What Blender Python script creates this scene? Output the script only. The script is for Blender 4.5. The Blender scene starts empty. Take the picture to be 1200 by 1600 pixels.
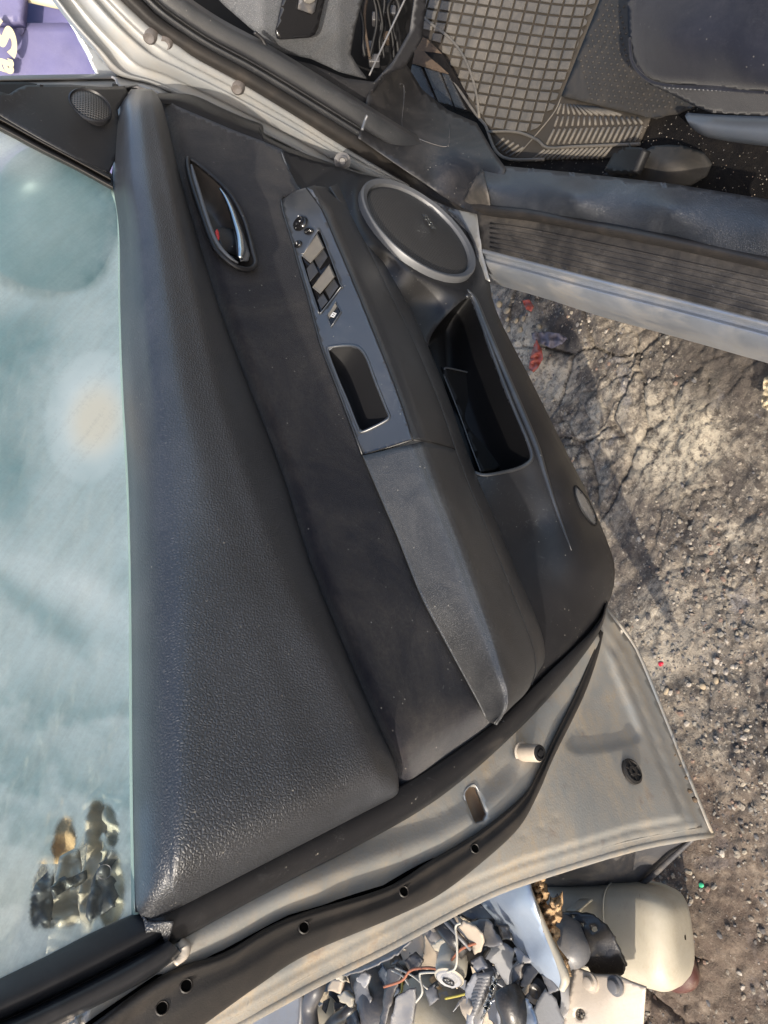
import bpy, math, random
import numpy as np
from mathutils import Vector, Matrix, noise
from mathutils.geometry import delaunay_2d_cdt
random.seed(7); np.random.seed(7)
S = bpy.context.scene
COL = S.collection

# ------------------------------------------------------------------ camera
CAM = np.array([0.0, 0.0, 1.17])
RIGHT = np.array([0.21723949, 0.52771682, -0.82117109])
UP = np.array([-0.83553648, 0.53547276, 0.12307602])
FWD = np.array([-0.50466404, -0.65938144, -0.55725248])
cam = bpy.data.objects.new('camera', bpy.data.cameras.new('camera'))
COL.objects.link(cam)
cam.matrix_world = Matrix(((RIGHT[0], UP[0], -FWD[0], CAM[0]), (RIGHT[1], UP[1], -FWD[1], CAM[1]),
                           (RIGHT[2], UP[2], -FWD[2], CAM[2]), (0, 0, 0, 1)))
cam.data.sensor_fit = 'VERTICAL'; cam.data.sensor_height = 36.0; cam.data.sensor_width = 27.0
cam.data.lens = 36.0 * 1208 / 1600
cam.data.clip_start = 0.02; cam.data.clip_end = 600
S.camera = cam
# ------------------------------------------------------------------ light
SUN = Vector((0.78, 0.15, 0.54)).normalized()
el = math.asin(SUN.z); az = math.atan2(SUN.x, SUN.y)
w = bpy.data.worlds.new("World"); S.world = w; w.use_nodes = True
wt = w.node_tree; wt.nodes.clear()
sky = wt.nodes.new('ShaderNodeTexSky'); sky.sky_type = 'NISHITA'; sky.sun_disc = False
sky.sun_elevation = el; sky.sun_rotation = az; sky.dust_density = 3.0; sky.altitude = 100
bgn = wt.nodes.new('ShaderNodeBackground'); bgn.inputs[1].default_value = 0.15
wo = wt.nodes.new('ShaderNodeOutputWorld')
wt.links.new(sky.outputs[0], bgn.inputs[0]); wt.links.new(bgn.outputs[0], wo.inputs[0])
sl = bpy.data.lights.new('sun', 'SUN'); sl.energy = 2.9; sl.angle = math.radians(0.5); sl.color = (1, 0.9, 0.76)
so = bpy.data.objects.new('sun', sl); COL.objects.link(so)
so.rotation_euler = SUN.to_track_quat('Z', 'Y').to_euler()
S.view_settings.view_transform = 'Standard'; S.view_settings.look = 'None'
S.view_settings.exposure = 0.92; S.view_settings.gamma = 1; S.view_settings.use_curve_mapping = False

# ------------------------------------------------------------------ tracing: pixel of the 1200x1600 photo -> point on a real plane
def ray(x, y):
    v = (x - 600) * RIGHT - (y - 800) * UP + 1208 * FWD
    return v / np.linalg.norm(v)
DOOR_Y = -0.60
def P(x, y, n=0.0):                     # on a plane parallel to the open door, n metres towards the cabin side
    r = ray(x, y); return CAM + r * ((DOOR_Y + n) / r[1])
def H(x, y, z):                         # on a horizontal plane
    r = ray(x, y); return CAM + r * ((z - CAM[2]) / r[2])
CD = np.array([math.cos(math.radians(32.7)), math.sin(math.radians(32.7)), 0])   # the car's rearward direction
CI = np.array([-CD[1], CD[0], 0])       # into the cabin
A0 = np.array([-1.006, -0.596, 0.28])
def F(x, y, c):                         # on a plane across the car, c metres along it
    r = ray(x, y); return CAM + r * (c / (r @ CD))
def T(x, y, t):
    return CAM + ray(x, y) * t
def tF(x, y, c): return c / (ray(x, y) @ CD)
def tH(x, y, z): return (z - CAM[2]) / ray(x, y)[2]

# ------------------------------------------------------------------ maths helpers
def tps(pts):
    a = np.array(pts, float); xy = a[:, :2] / 100; v = a[:, 2]; n = len(a)
    def U(d2): return np.where(d2 > 1e-12, d2 * np.log(np.maximum(d2, 1e-12)), 0)
    K = U(((xy[:, None] - xy[None]) ** 2).sum(-1)) + np.eye(n) * 0.02
    Pm = np.hstack([np.ones((n, 1)), xy])
    A = np.zeros((n + 3, n + 3)); A[:n, :n] = K; A[:n, n:] = Pm; A[n:, :n] = Pm.T
    s = np.linalg.lstsq(A, np.concatenate([v, np.zeros(3)]), rcond=None)[0]
    def f(x, y):
        q = np.stack([np.asarray(x, float), np.asarray(y, float)], -1) / 100
        k = U(((q[..., None, :] - xy) ** 2).sum(-1))
        return k @ s[:n] + s[n] + q @ s[n + 1:]
    return f
def const(v): return lambda x, y: np.full(np.shape(x), v, float)
def catmull(p, m, closed=False):
    p = np.array(p, float); n = len(p); out = []
    rng = range(n) if closed else range(n - 1)
    for i in rng:
        if closed: a, b, c, d = p[(i - 1) % n], p[i], p[(i + 1) % n], p[(i + 2) % n]
        else:
            b, c = p[i], p[i + 1]
            a = p[i - 1] if i > 0 else 2 * b - c
            d = p[i + 2] if i + 2 < n else 2 * c - b
        if np.allclose(b, c): continue
        if np.allclose(a, b): a = 2 * b - c
        if np.allclose(c, d): d = 2 * c - b
        for k in range(m):
            t = k / m
            out.append(0.5 * ((2 * b) + (-a + c) * t + (2 * a - 5 * b + 4 * c - d) * t * t + (-a + 3 * b - 3 * c + d) * t ** 3))
    if not closed: out.append(p[-1])
    return np.array(out)
def inpoly(x, y, poly):
    x = np.asarray(x); y = np.asarray(y); r = np.zeros(x.shape, bool); n = len(poly)
    for i in range(n):
        x1, y1 = poly[i][:2]; x2, y2 = poly[(i + 1) % n][:2]
        if y1 == y2: continue
        c = ((y1 > y) != (y2 > y)) & (x < (x2 - x1) * (y - y1) / (y2 - y1) + x1)
        r ^= c
    return r
def pdist(x, y, poly, closed=True):
    x = np.asarray(x, float); y = np.asarray(y, float); d = np.full(x.shape, 1e9); n = len(poly)
    for i in range(n if closed else n - 1):
        x1, y1 = poly[i][:2]; x2, y2 = poly[(i + 1) % n][:2]
        dx, dy = x2 - x1, y2 - y1; L = dx * dx + dy * dy
        if L < 1e-9: continue
        t = np.clip(((x - x1) * dx + (y - y1) * dy) / L, 0, 1)
        d = np.minimum(d, np.hypot(x - x1 - t * dx, y - y1 - t * dy))
    return d
def sstep(a, b, v):
    t = np.clip((v - a) / (b - a), 0, 1); return t * t * (3 - 2 * t)
def sdf(x, y, poly):
    return np.where(inpoly(x, y, poly), -1, 1) * pdist(x, y, poly)
def resample(poly, res, closed=True):
    p = np.array(poly, float)
    if closed: p = np.vstack([p, p[:1]])
    out = []
    for a, b in zip(p[:-1], p[1:]):
        L = np.linalg.norm(b - a); k = max(1, int(round(L / res)))
        for i in range(k): out.append(a + (b - a) * i / k)
    if not closed: out.append(p[-1])
    return np.array(out)

# ------------------------------------------------------------------ objects
WLOC = {}
def root(name, label, cat, loc, group=None):
    o = bpy.data.objects.new(name, None); COL.objects.link(o)
    o.empty_display_size = 0.05
    o.location = Vector([float(v) for v in loc]); WLOC[o.name] = np.array(loc, float)
    o['label'] = label; o['category'] = cat
    if group: o['group'] = group
    return o
def tag(o, label, cat, group=None):
    o['label'] = label; o['category'] = cat
    if group: o['group'] = group
    return o
def link(name, verts, faces, mat, parent=None, smooth=True, thick=0, bevel=0, origin=None):
    v = np.array(verts, float)
    c = (v.min(0) + v.max(0)) / 2 if origin is None else np.array(origin, float)
    me = bpy.data.meshes.new(name); me.from_pydata((v - c).tolist(), [], [list(f) for f in faces])
    me.update()
    if smooth: me.polygons.foreach_set('use_smooth', [True] * len(me.polygons))
    if mat: me.materials.append(mat)
    o = bpy.data.objects.new(name, me); COL.objects.link(o)
    if parent is not None:
        o.parent = parent; o.location = Vector((c - WLOC[parent.name]).tolist())
    else: o.location = Vector(c.tolist())
    WLOC[o.name] = c
    if thick:
        m = o.modifiers.new('thickness', 'SOLIDIFY'); m.thickness = abs(thick); m.offset = -1 if thick > 0 else 1
    if bevel:
        m = o.modifiers.new('bevel', 'BEVEL'); m.width = bevel; m.segments = 2; m.limit_method = 'ANGLE'; m.angle_limit = 0.6
    return o
def facecam(verts, faces):                 # consistent normals towards the open side
    v = np.array(verts); out = []
    for f in faces:
        a, b, c = v[f[0]], v[f[1]], v[f[2]]
        out.append(f if np.cross(b - a, c - a) @ (CAM - a) >= 0 else f[::-1])
    return out
def orient(verts, faces):
    v = np.array(verts); s = 0
    for f in faces[::max(1, len(faces) // 200)]:
        a, b, c = v[f[0]], v[f[1]], v[f[2]]; d = np.cross(b - a, c - a) @ (CAM - a)
        s += d
    return faces if s >= 0 else [f[::-1] for f in faces]
def patch(name, outline, mapf, vf, mat, parent=None, res=10, holes=(), smooth=True, thick=0.002, curve=0, rnd=None, bump=None):
    """a sheet whose outline is traced in the photo; vf(x,y) gives each point its own depth coordinate"""
    if not callable(vf): vf = const(vf) if np.isscalar(vf) else tps(vf)
    ol = catmull(outline, curve, True) if curve else np.array(outline, float)
    bd = resample(ol, res); hs = [resample(catmull(h, 5, True) if curve else np.array(h, float), res) for h in holes]
    x0, y0 = bd.min(0); x1, y1 = bd.max(0)
    gy = np.arange(y0, y1, res * 0.87); pts = []
    for i, y in enumerate(gy):
        xs = np.arange(x0 + (res / 2 if i % 2 else 0), x1, res)
        if len(xs): pts.append(np.stack([xs + (np.random.rand(len(xs)) - .5) * res * .15, np.full(len(xs), y)], 1))
    pts = np.vstack(pts) if pts else np.zeros((0, 2))
    if len(pts):
        ok = inpoly(pts[:, 0], pts[:, 1], bd) & (pdist(pts[:, 0], pts[:, 1], bd) > res * .5)
        for h in hs: ok &= ~inpoly(pts[:, 0], pts[:, 1], h) & (pdist(pts[:, 0], pts[:, 1], h) > res * .5)
        pts = pts[ok]
    allp = [bd] + hs + [pts]; edges = []; k = 0
    for b in [bd] + hs:
        n = len(b); edges += [(k + i, k + (i + 1) % n) for i in range(n)]; k += n
    ap = np.vstack(allp)
    vo, eo, fo, *_ = delaunay_2d_cdt([Vector((float(a), float(b))) for a, b in ap], edges, [], 0, 1e-5)
    vv = np.array([(p[0], p[1]) for p in vo]); ff = np.array([list(f) for f in fo])
    ce = vv[ff].mean(1); ok = inpoly(ce[:, 0], ce[:, 1], bd)
    for h in hs: ok &= ~inpoly(ce[:, 0], ce[:, 1], h)
    ff = ff[ok]
    z = vf(vv[:, 0], vv[:, 1])
    if rnd:
        d = np.clip(pdist(vv[:, 0], vv[:, 1], bd) / rnd[0], 0, 1); z = z - rnd[1] * (1 - np.sqrt(np.maximum(0, 1 - (1 - d) ** 2)))
    if bump is not None: z = z + bump(vv[:, 0], vv[:, 1])
    V3 = np.array([mapf(a, b, c) for (a, b), c in zip(vv, z)])
    fs = orient(V3, [list(map(int, f)) for f in ff])
    return link(name, V3, fs, mat, parent, smooth, thick)
def loft(name, rails, mat, parent=None, ku=6, kv=5, thick=0, closed=False, smooth=True, caps=False, flip=None):
    """rails: lists of 3-D points with the same count, a smooth surface through all of them"""
    R = [catmull(r, ku) for r in rails]
    R = np.array(R)                       # rails x stations x 3
    G = catmull(R.reshape(len(R), -1), kv, closed).reshape(-1, R.shape[1], 3)
    a, b = G.shape[:2]; V3 = G.reshape(-1, 3); fs = []
    for i in range(a if closed else a - 1):
        for j in range(b - 1):
            i2 = (i + 1) % a; fs.append([i * b + j, i * b + j + 1, i2 * b + j + 1, i2 * b + j])
    if caps and closed:
        fs.append([i * b for i in range(a)]); fs.append([i * b + b - 1 for i in range(a)][::-1])
    if not closed: fs = orient(V3, fs)
    o = link(name, V3, fs, mat, parent, smooth, thick)
    return o
def frame_of(d):
    d = np.array(d, float); d /= np.linalg.norm(d)
    a = np.array([0, 0, 1.0]) if abs(d[2]) < .9 else np.array([1.0, 0, 0])
    u = np.cross(a, d); u /= np.linalg.norm(u); return u, np.cross(d, u), d
def tube(name, pts, r, mat, parent=None, seg=8, k=6, sub=True, caps=True):
    p = catmull(pts, k) if sub else np.array(pts, float); n = len(p)
    rr = np.interp(np.linspace(0, 1, n), np.linspace(0, 1, len(r)), r) if hasattr(r, '__len__') else np.full(n, r)
    V3 = []; fs = []; u = None
    for i in range(n):
        d = p[min(i + 1, n - 1)] - p[max(i - 1, 0)]; d = d / (np.linalg.norm(d) + 1e-12)
        if u is None: u = frame_of(d)[0]
        u = u - d * (u @ d); u /= np.linalg.norm(u); w_ = np.cross(d, u)
        for s in range(seg):
            a = 2 * math.pi * s / seg; V3.append(p[i] + rr[i] * (math.cos(a) * u + math.sin(a) * w_))
    for i in range(n - 1):
        for s in range(seg):
            s2 = (s + 1) % seg; fs.append([i * seg + s, i * seg + s2, (i + 1) * seg + s2, (i + 1) * seg + s])
    if caps: fs.append(list(range(seg))[::-1]); fs.append([(n - 1) * seg + s for s in range(seg)])
    return link(name, V3, fs, mat, parent)
def lathe(name, c, axis, prof, mat, parent=None, seg=28, ax=None, squash=1.0):
    """prof: (radius, height along axis) pairs from centre outwards"""
    u, v, d = frame_of(axis)
    if ax is not None:
        u = np.array(ax, float); u -= d * (u @ d); u /= np.linalg.norm(u); v = np.cross(d, u)
    V3 = []; fs = []
    for r, h in prof:
        for s in range(seg):
            a = 2 * math.pi * s / seg; V3.append(np.array(c) + d * h + r * (math.cos(a) * u + squash * math.sin(a) * v))
    for i in range(len(prof) - 1):
        for s in range(seg):
            s2 = (s + 1) % seg; fs.append([i * seg + s, (i + 1) * seg + s, (i + 1) * seg + s2, i * seg + s2])
    if prof[0][0] > 1e-5: pass
    o = link(name, V3, fs, mat, parent)
    m = o.modifiers.new('split', 'EDGE_SPLIT'); m.split_angle = 0.7
    return o
def box(name, c, ax, sz, mat, parent=None, bevel=0.002, taper=1.0):
    """ax: three axes, sz: full sizes"""
    u, v, w_ = [np.array(a, float) / np.linalg.norm(a) for a in ax]
    V3 = []
    for k in (-1, 1):
        t = taper if k > 0 else 1
        for i, j in ((-1, -1), (1, -1), (1, 1), (-1, 1)):
            V3.append(np.array(c) + u * i * sz[0] / 2 * t + v * j * sz[1] / 2 * t + w_ * k * sz[2] / 2)
    fs = [[0, 3, 2, 1], [4, 5, 6, 7], [0, 1, 5, 4], [1, 2, 6, 5], [2, 3, 7, 6], [3, 0, 4, 7]]
    if np.cross(u, v) @ w_ < 0: fs = [f[::-1] for f in fs]
    return link(name, V3, fs, mat, parent, False, 0, bevel)
def well(name, outline, mapf, nf, depth, mat, parent, shrink=0.85, curve=4, steps=4, shift=(0, 0)):
    """a recess: walls and floor below a traced opening; depth in the map's own unit"""
    ol = catmull(outline, curve, True); c = ol.mean(0)
    if not callable(nf): nf = const(nf)
    V3 = []; n = len(ol); fs = []
    for k in range(steps + 1):
        t = k / steps; sc = 1 - (1 - shrink) * (1 - math.cos(t * math.pi / 2)) ; dd = depth * math.sin(t * math.pi / 2)
        for (x, y) in ol:
            q = mapf(x, y, nf(x, y)); q0 = mapf(c[0], c[1], nf(c[0], c[1]))
            e = mapf(x, y, nf(x, y) - 0.001); 
            # move straight down the plane's normal, not along the ray
            V3.append(q0 + (q - q0) * sc + NDIR[mapf] * -dd)
    for k in range(steps):
        for i in range(n):
            i2 = (i + 1) % n; fs.append([k * n + i, k * n + i2, (k + 1) * n + i2, (k + 1) * n + i])
    V3.append(np.mean(V3[-n:], 0)); L = len(V3) - 1
    for i in range(n): fs.append([steps * n + i, steps * n + (i + 1) % n, L])
    return link(name, V3, facecam(V3, fs), mat, parent)
NDIR = {P: np.array([0, 1.0, 0]), H: np.array([0, 0, 1.0]), F: CD}
def rim(name, outline, mapf, nf, r, mat, parent, curve=4, closed=True, seg=6):
    ol = catmull(outline, curve, closed)
    if not callable(nf): nf = const(nf)
    pts = [mapf(x, y, float(nf(x, y))) for x, y in ol]
    if closed: pts.append(pts[0])
    return tube(name, pts, r, mat, parent, seg=seg, sub=False, caps=not closed)
def line(pts, mapf, nf):
    if not callable(nf): nf = const(nf)
    return [mapf(x, y, float(nf(x, y))) for x, y in pts]
def text(name, body, origin, xdir, ydir, size, mat, parent, depth=0.001, shear=0, bold=0.0, xs=1.0):
    cu = bpy.data.curves.new(name, 'FONT'); cu.body = body; cu.size = size; cu.extrude = depth / 2; cu.shear = shear; cu.offset = bold
    o = bpy.data.objects.new(name + '_tmp', cu); COL.objects.link(o)
    dg = bpy.context.evaluated_depsgraph_get(); me = bpy.data.meshes.new_from_object(o.evaluated_get(dg)); bpy.data.objects.remove(o)
    x = np.array(xdir, float); x /= np.linalg.norm(x); y = np.array(ydir, float); y -= x * (x @ y); y /= np.linalg.norm(y); z = np.cross(x, y)
    V3 = [np.array(origin) + x * v.co.x * xs + y * v.co.y + z * v.co.z for v in me.vertices]
    fs = [list(p.vertices) for p in me.polygons]
    bpy.data.meshes.remove(me)
    return link(name, V3, fs, mat, parent, False)

# ------------------------------------------------------------------ materials
def nt_new(name):
    m = bpy.data.materials.new(name); m.use_nodes = True; t = m.node_tree; t.nodes.clear()
    o = t.nodes.new('ShaderNodeOutputMaterial'); b = t.nodes.new('ShaderNodeBsdfPrincipled'); t.links.new(b.outputs[0], o.inputs[0])
    return m, t, b, o
def N(t, ty, **kw):
    n = t.nodes.new(ty)
    for k, v in kw.items():
        if k.startswith('i_'): n.inputs[k[2:].replace('_', ' ')].default_value = v
        else: setattr(n, k, v)
    return n
def geo_pos(t): return N(t, 'ShaderNodeNewGeometry').outputs['Position']
def noise_n(t, pos, scale, detail=4, rough=.6, dist=0):
    n = N(t, 'ShaderNodeTexNoise'); n.inputs['Scale'].default_value = scale; n.inputs['Detail'].default_value = detail
    n.inputs['Roughness'].default_value = rough; n.inputs['Distortion'].default_value = dist; t.links.new(pos, n.inputs['Vector']); return n.outputs['Fac']
def ramp(t, fac, a, b):
    n = N(t, 'ShaderNodeMapRange'); n.inputs['From Min'].default_value = a; n.inputs['From Max'].default_value = b; n.clamp = True
    t.links.new(fac, n.inputs['Value']); return n.outputs[0]
def mixc(t, fac, a, b):
    n = N(t, 'ShaderNodeMix', data_type='RGBA')
    if isinstance(fac, float): n.inputs[0].default_value = fac
    else: t.links.new(fac, n.inputs[0])
    for s, v in ((6, a), (7, b)):
        if isinstance(v, tuple): n.inputs[s].default_value = (*v, 1)
        else: t.links.new(v, n.inputs[s])
    return n.outputs[2]
def mth(t, op, a, b=None, c=None):
    n = N(t, 'ShaderNodeMath', operation=op)
    for i, v in enumerate((a, b, c)):
        if v is None: continue
        if isinstance(v, (float, int)): n.inputs[i].default_value = v
        else: t.links.new(v, n.inputs[i])
    return n.outputs[0]
def bumpn(t, h, dist, strength=1.0, prev=None):
    n = N(t, 'ShaderNodeBump'); n.inputs['Distance'].default_value = dist; n.inputs['Strength'].default_value = strength
    t.links.new(h, n.inputs['Height'])
    if prev is not None: t.links.new(prev, n.inputs['Normal'])
    return n.outputs[0]
def surf(name, col, rough=.5, metal=0.0, spec=.5, dust=0.0, dcol=(.30, .25, .19), dscale=9, grain=None, gdist=.0002, speck=0.0,
         fine=900, fdist=.00005, streak=None, coat=0.0, var=.15, sheen=0.0, rust=0.0, dlo=.45, dhi=.75, sss=0, droug=.25, scuff=0.0, scol=(.22, .22, .22), crough=.12):
    m, t, b, o = nt_new(name); pos = geo_pos(t); B = b.inputs
    big = noise_n(t, pos, 6, 5, .6, .4)
    c = mixc(t, ramp(t, big, .3, .7), tuple(v * (1 - var) for v in col), tuple(min(1, v * (1 + var)) for v in col))
    nrm = None; roug = rough
    if grain:
        vo = N(t, 'ShaderNodeTexVoronoi', feature='DISTANCE_TO_EDGE'); vo.inputs['Scale'].default_value = grain
        wob = N(t, 'ShaderNodeTexNoise'); wob.inputs['Scale'].default_value = grain * .7; t.links.new(pos, wob.inputs['Vector'])
        sc = N(t, 'ShaderNodeVectorMath', operation='SCALE'); t.links.new(wob.outputs['Color'], sc.inputs[0]); sc.inputs['Scale'].default_value = .8 / grain
        ad = N(t, 'ShaderNodeVectorMath', operation='ADD'); t.links.new(pos, ad.inputs[0]); t.links.new(sc.outputs[0], ad.inputs[1])
        t.links.new(ad.outputs[0], vo.inputs['Vector'])
        cell = ramp(t, vo.outputs['Distance'], 0, .32)
        nrm = bumpn(t, cell, gdist, 1.0)
        c = mixc(t, mth(t, 'MULTIPLY', cell, .5), tuple(v * .55 for v in col), c) if False else mixc(t, cell, tuple(v * .45 for v in col), c)
    fn = noise_n(t, pos, fine, 3, .6); nrm = bumpn(t, fn, fdist, 1.0, nrm)
    if dust:
        d1 = ramp(t, noise_n(t, pos, dscale, 8, .68, .8), dlo, dhi)
        d2 = ramp(t, noise_n(t, pos, 260, 3, .7), .3, .7)
        dd = mth(t, 'MULTIPLY', d1, mth(t, 'MULTIPLY_ADD', d2, .6, .4)); dd = mth(t, 'MULTIPLY', dd, dust)
        if streak:
            mp = N(t, 'ShaderNodeMapping'); mp.inputs['Scale'].default_value = streak; t.links.new(pos, mp.inputs[0])
            s1 = ramp(t, noise_n(t, mp.outputs[0], 1, 4, .7), .5, .7); dd = mth(t, 'ADD', dd, mth(t, 'MULTIPLY', s1, dust * .5))
        c = mixc(t, dd, c, dcol)
        rr = mth(t, 'MULTIPLY_ADD', dd, droug, rough); t.links.new(rr, B['Roughness'])
        if metal: t.links.new(mth(t, 'MULTIPLY', mth(t, 'SUBTRACT', 1.0, dd), metal), B['Metallic'])
    else: B['Roughness'].default_value = rough; B['Metallic'].default_value = metal
    if scuff:
        tot = None
        for ang, off in ((.5, 0), (-.9, 3.3), (1.9, 7.1)):
            mp = N(t, 'ShaderNodeMapping'); mp.inputs['Rotation'].default_value = (ang * .4, ang, ang * .3); mp.inputs['Location'].default_value = (off, off, off); t.links.new(pos, mp.inputs[0])
            m2 = N(t, 'ShaderNodeMapping'); m2.inputs['Scale'].default_value = (28, 420, 420); t.links.new(mp.outputs[0], m2.inputs[0])
            a_ = ramp(t, noise_n(t, m2.outputs[0], 1, 3, .6), .66, .74); tot = a_ if tot is None else mth(t, 'MAXIMUM', tot, a_)
        gate = ramp(t, noise_n(t, pos, 13, 4, .6), .48, .66)
        smear = mth(t, 'MULTIPLY', ramp(t, noise_n(t, pos, 30, 6, .75, 1.5), .58, .72), .5)
        sm = mth(t, 'MULTIPLY', mth(t, 'MAXIMUM', tot, smear), mth(t, 'MULTIPLY', gate, scuff)); c = mixc(t, sm, c, scol)
    if rust:
        r1 = ramp(t, noise_n(t, pos, 30, 6, .7), .6, .7); c = mixc(t, mth(t, 'MULTIPLY', r1, rust), c, (.16, .06, .025))
    if speck:
        v2 = N(t, 'ShaderNodeTexVoronoi'); v2.inputs['Scale'].default_value = 110; t.links.new(pos, v2.inputs['Vector'])
        s2 = mth(t, 'MULTIPLY', ramp(t, v2.outputs['Distance'], .11, .06), ramp(t, noise_n(t, pos, 35, 2), .52, .6))
        c = mixc(t, mth(t, 'MULTIPLY', s2, speck), c, (.45, .42, .36))
    t.links.new(c, B['Base Color']); t.links.new(nrm, B['Normal'])
    B['Specular IOR Level'].default_value = spec; B['Coat Weight'].default_value = coat; B['Coat Roughness'].default_value = crough
    if sheen: B['Sheen Weight'].default_value = sheen; B['Sheen Roughness'].default_value = .4
    if sss: B['Subsurface Weight'].default_value = sss; B['Subsurface Scale'].default_value = .01; B['Subsurface Radius'].default_value = (1, .9, .6)
    return m
M = {}
M['leather'] = surf('black_grained_vinyl', (.018, .021, .028), .48, spec=.9, dust=.28, dcol=(.10, .108, .13), dscale=5, grain=360, gdist=.00038, speck=.35, scuff=.25, scol=(.13, .13, .14), coat=.6, crough=.4)
M['leather_fine'] = surf('fine_grained_vinyl', (.024, .026, .031), .42, spec=.8, dust=.25, dcol=(.11, .11, .11), dscale=12, grain=600, gdist=.00012, speck=.5, scuff=.3, coat=.6, crough=.35)
M['leather_grey'] = surf('grey_grained_vinyl', (.10, .105, .115), .5, grain=500, gdist=.0003, dust=.15)
M['plastic'] = surf('black_satin_plastic', (.012, .012, .014), .42, spec=.45, dust=.12, dcol=(.13, .12, .11), dscale=9, fine=1500, fdist=.00012, speck=.5, scuff=.35)
M['pad'] = surf('dusty_grained_armrest_vinyl', (.034, .036, .040), .46, spec=.8, coat=.5, crough=.4, dust=.45, dcol=(.10, .098, .096), dscale=15, grain=480, gdist=.00022, speck=.5, scuff=.5, scol=(.15, .15, .15), dlo=.35, dhi=.65)
M['bezel'] = surf('satin_switch_plastic', (.032, .036, .043), .36, spec=1.0, dust=.35, dcol=(.12, .115, .11), coat=.6, crough=.3, scuff=.3, dscale=14, fine=1500, fdist=.00006, speck=.4)
M['fabric'] = surf('dark_velour_fabric', (.014, .0135, .018), .9, spec=.15, dust=.85, dcol=(.085, .073, .062), dscale=7, fine=1100, fdist=.0008, speck=.6, sheen=.22, dlo=.42, dhi=.7)
M['gloss'] = surf('black_gloss_plastic', (.008, .008, .009), .12, spec=.5, fine=60, fdist=0)
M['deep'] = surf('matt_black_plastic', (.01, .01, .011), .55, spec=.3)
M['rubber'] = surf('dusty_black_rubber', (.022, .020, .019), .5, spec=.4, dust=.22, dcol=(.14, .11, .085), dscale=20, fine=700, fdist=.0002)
M['rubber_clean'] = surf('black_rubber', (.012, .013, .016), .32, spec=.5, dust=.08, dcol=(.15, .15, .16), streak=(3, 60, 60))
M['silver'] = surf('dusty_silver_paint', (.30, .31, .315), .40, metal=.45, dust=.6, dcol=(.34, .28, .205), dscale=11, scuff=.3, scol=(.45, .45, .44), fine=500, fdist=.0001, speck=.5, rust=.15, coat=.15)
M['silver_dirty'] = surf('muddy_silver_paint', (.33, .34, .335), .38, metal=.45, dust=.85, dcol=(.36, .29, .205), dscale=13, fine=400, fdist=.0003, scuff=.45, scol=(.16, .14, .11), speck=.4, streak=(4, 30, 30), rust=.25, coat=.1, dlo=.35, dhi=.65)
M['sill_paint'] = surf('scuffed_silver_sill_paint', (.34, .37, .42), .3, metal=.6, dust=.7, dcol=(.36, .31, .24), dscale=10, streak=(10, 10, 60), scuff=.5, scol=(.2, .17, .13), fine=400, fdist=.0001)
M['silver_clean'] = surf('silver_paint', (.50, .53, .56), .3, metal=.6, dust=.15, dscale=8, coat=.5, fine=50, fdist=0)
M['ring'] = surf('satin_silver_trim', (.125, .13, .14), .46, metal=.3, dust=.15, dscale=20)
M['chrome'] = surf('satin_chrome', (.50, .54, .56), .22, metal=1.0, fine=50, fdist=0)
M['carpet'] = surf('black_carpet', (.012, .011, .011), .95, spec=.05, dust=.25, dcol=(.10, .08, .06), dscale=20, fine=900, fdist=.002, speck=.9)
M['mat'] = surf('dusty_rubber_mat', (.075, .070, .062), .6, spec=.4, dust=.9, dcol=(.185, .16, .13), dscale=16, fine=500, fdist=.0006, dlo=.32, dhi=.68, scuff=.5, scol=(.03, .027, .025))
M['mat_base'] = surf('dark_rubber_mat_groove', (.045, .039, .032), .8, spec=.2, dust=.5, dcol=(.08, .06, .045))
M['mat_heel'] = surf('dark_nubbed_rubber', (.035, .033, .031), .75, spec=.3, dust=.45, dcol=(.11, .09, .07), dscale=25)
M['seat'] = surf('navy_seat_cloth', (.015, .017, .026), .9, spec=.1, dust=.5, dcol=(.065, .065, .075), dscale=9, fine=1500, fdist=.0003, speck=.2, sheen=.1, scuff=.3, scol=(.12, .12, .13))
M['bluegrey'] = surf('bluegrey_plastic', (.07, .085, .11), .45, spec=.5, fine=1500, fdist=.0001, dust=.1)
M['sill'] = surf('scuffed_grained_sill', (.028, .033, .043), .40, scuff=.6, coat=.5, crough=.35, spec=.7, dust=.3, dcol=(.12, .12, .125), dscale=16, grain=520, gdist=.0004, speck=.2)
M['scuffplate'] = surf('dusty_ribbed_plastic', (.026, .025, .026), .5, scuff=.6, spec=.4, dust=.55, dcol=(.14, .125, .11), dscale=12, streak=(15, 15, 90))
M['red'] = surf('red_mark', (.65, .04, .04), .4)
M['shade_black'] = surf('painted_shade_black', (.002, .002, .002), 1.0, spec=0.0)  # flat black, paints shade along the door seal and in its vent holes
M['white_ink'] = surf('white_print', (.6, .6, .6), .5, var=0)
M['brownhole'] = surf('dusty_rust_steel', (.26, .17, .10), .8, dust=.6, dcol=(.34, .24, .15), dscale=40)
M['mesh_black'] = None
def holes_mat():
    m, t, b, o = nt_new('perforated_speaker_grille'); B = b.inputs
    tc = N(t, 'ShaderNodeTexCoord'); vo = N(t, 'ShaderNodeTexVoronoi', voronoi_dimensions='2D'); vo.inputs['Scale'].default_value = 310; vo.inputs['Randomness'].default_value = 0.0
    mp = N(t, 'ShaderNodeMapping'); mp.inputs['Rotation'].default_value = (math.pi / 2, 0, 0)
    t.links.new(geo_pos(t), mp.inputs[0]); t.links.new(mp.outputs[0], vo.inputs['Vector'])
    h = ramp(t, vo.outputs['Distance'], .28, .42)
    c = mixc(t, h, (.001, .001, .001), (.06, .057, .055)); t.links.new(c, B['Base Color']); B['Roughness'].default_value = .45
    t.links.new(bumpn(t, h, .0006), B['Normal']); return m
M['mesh_black'] = holes_mat()
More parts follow.
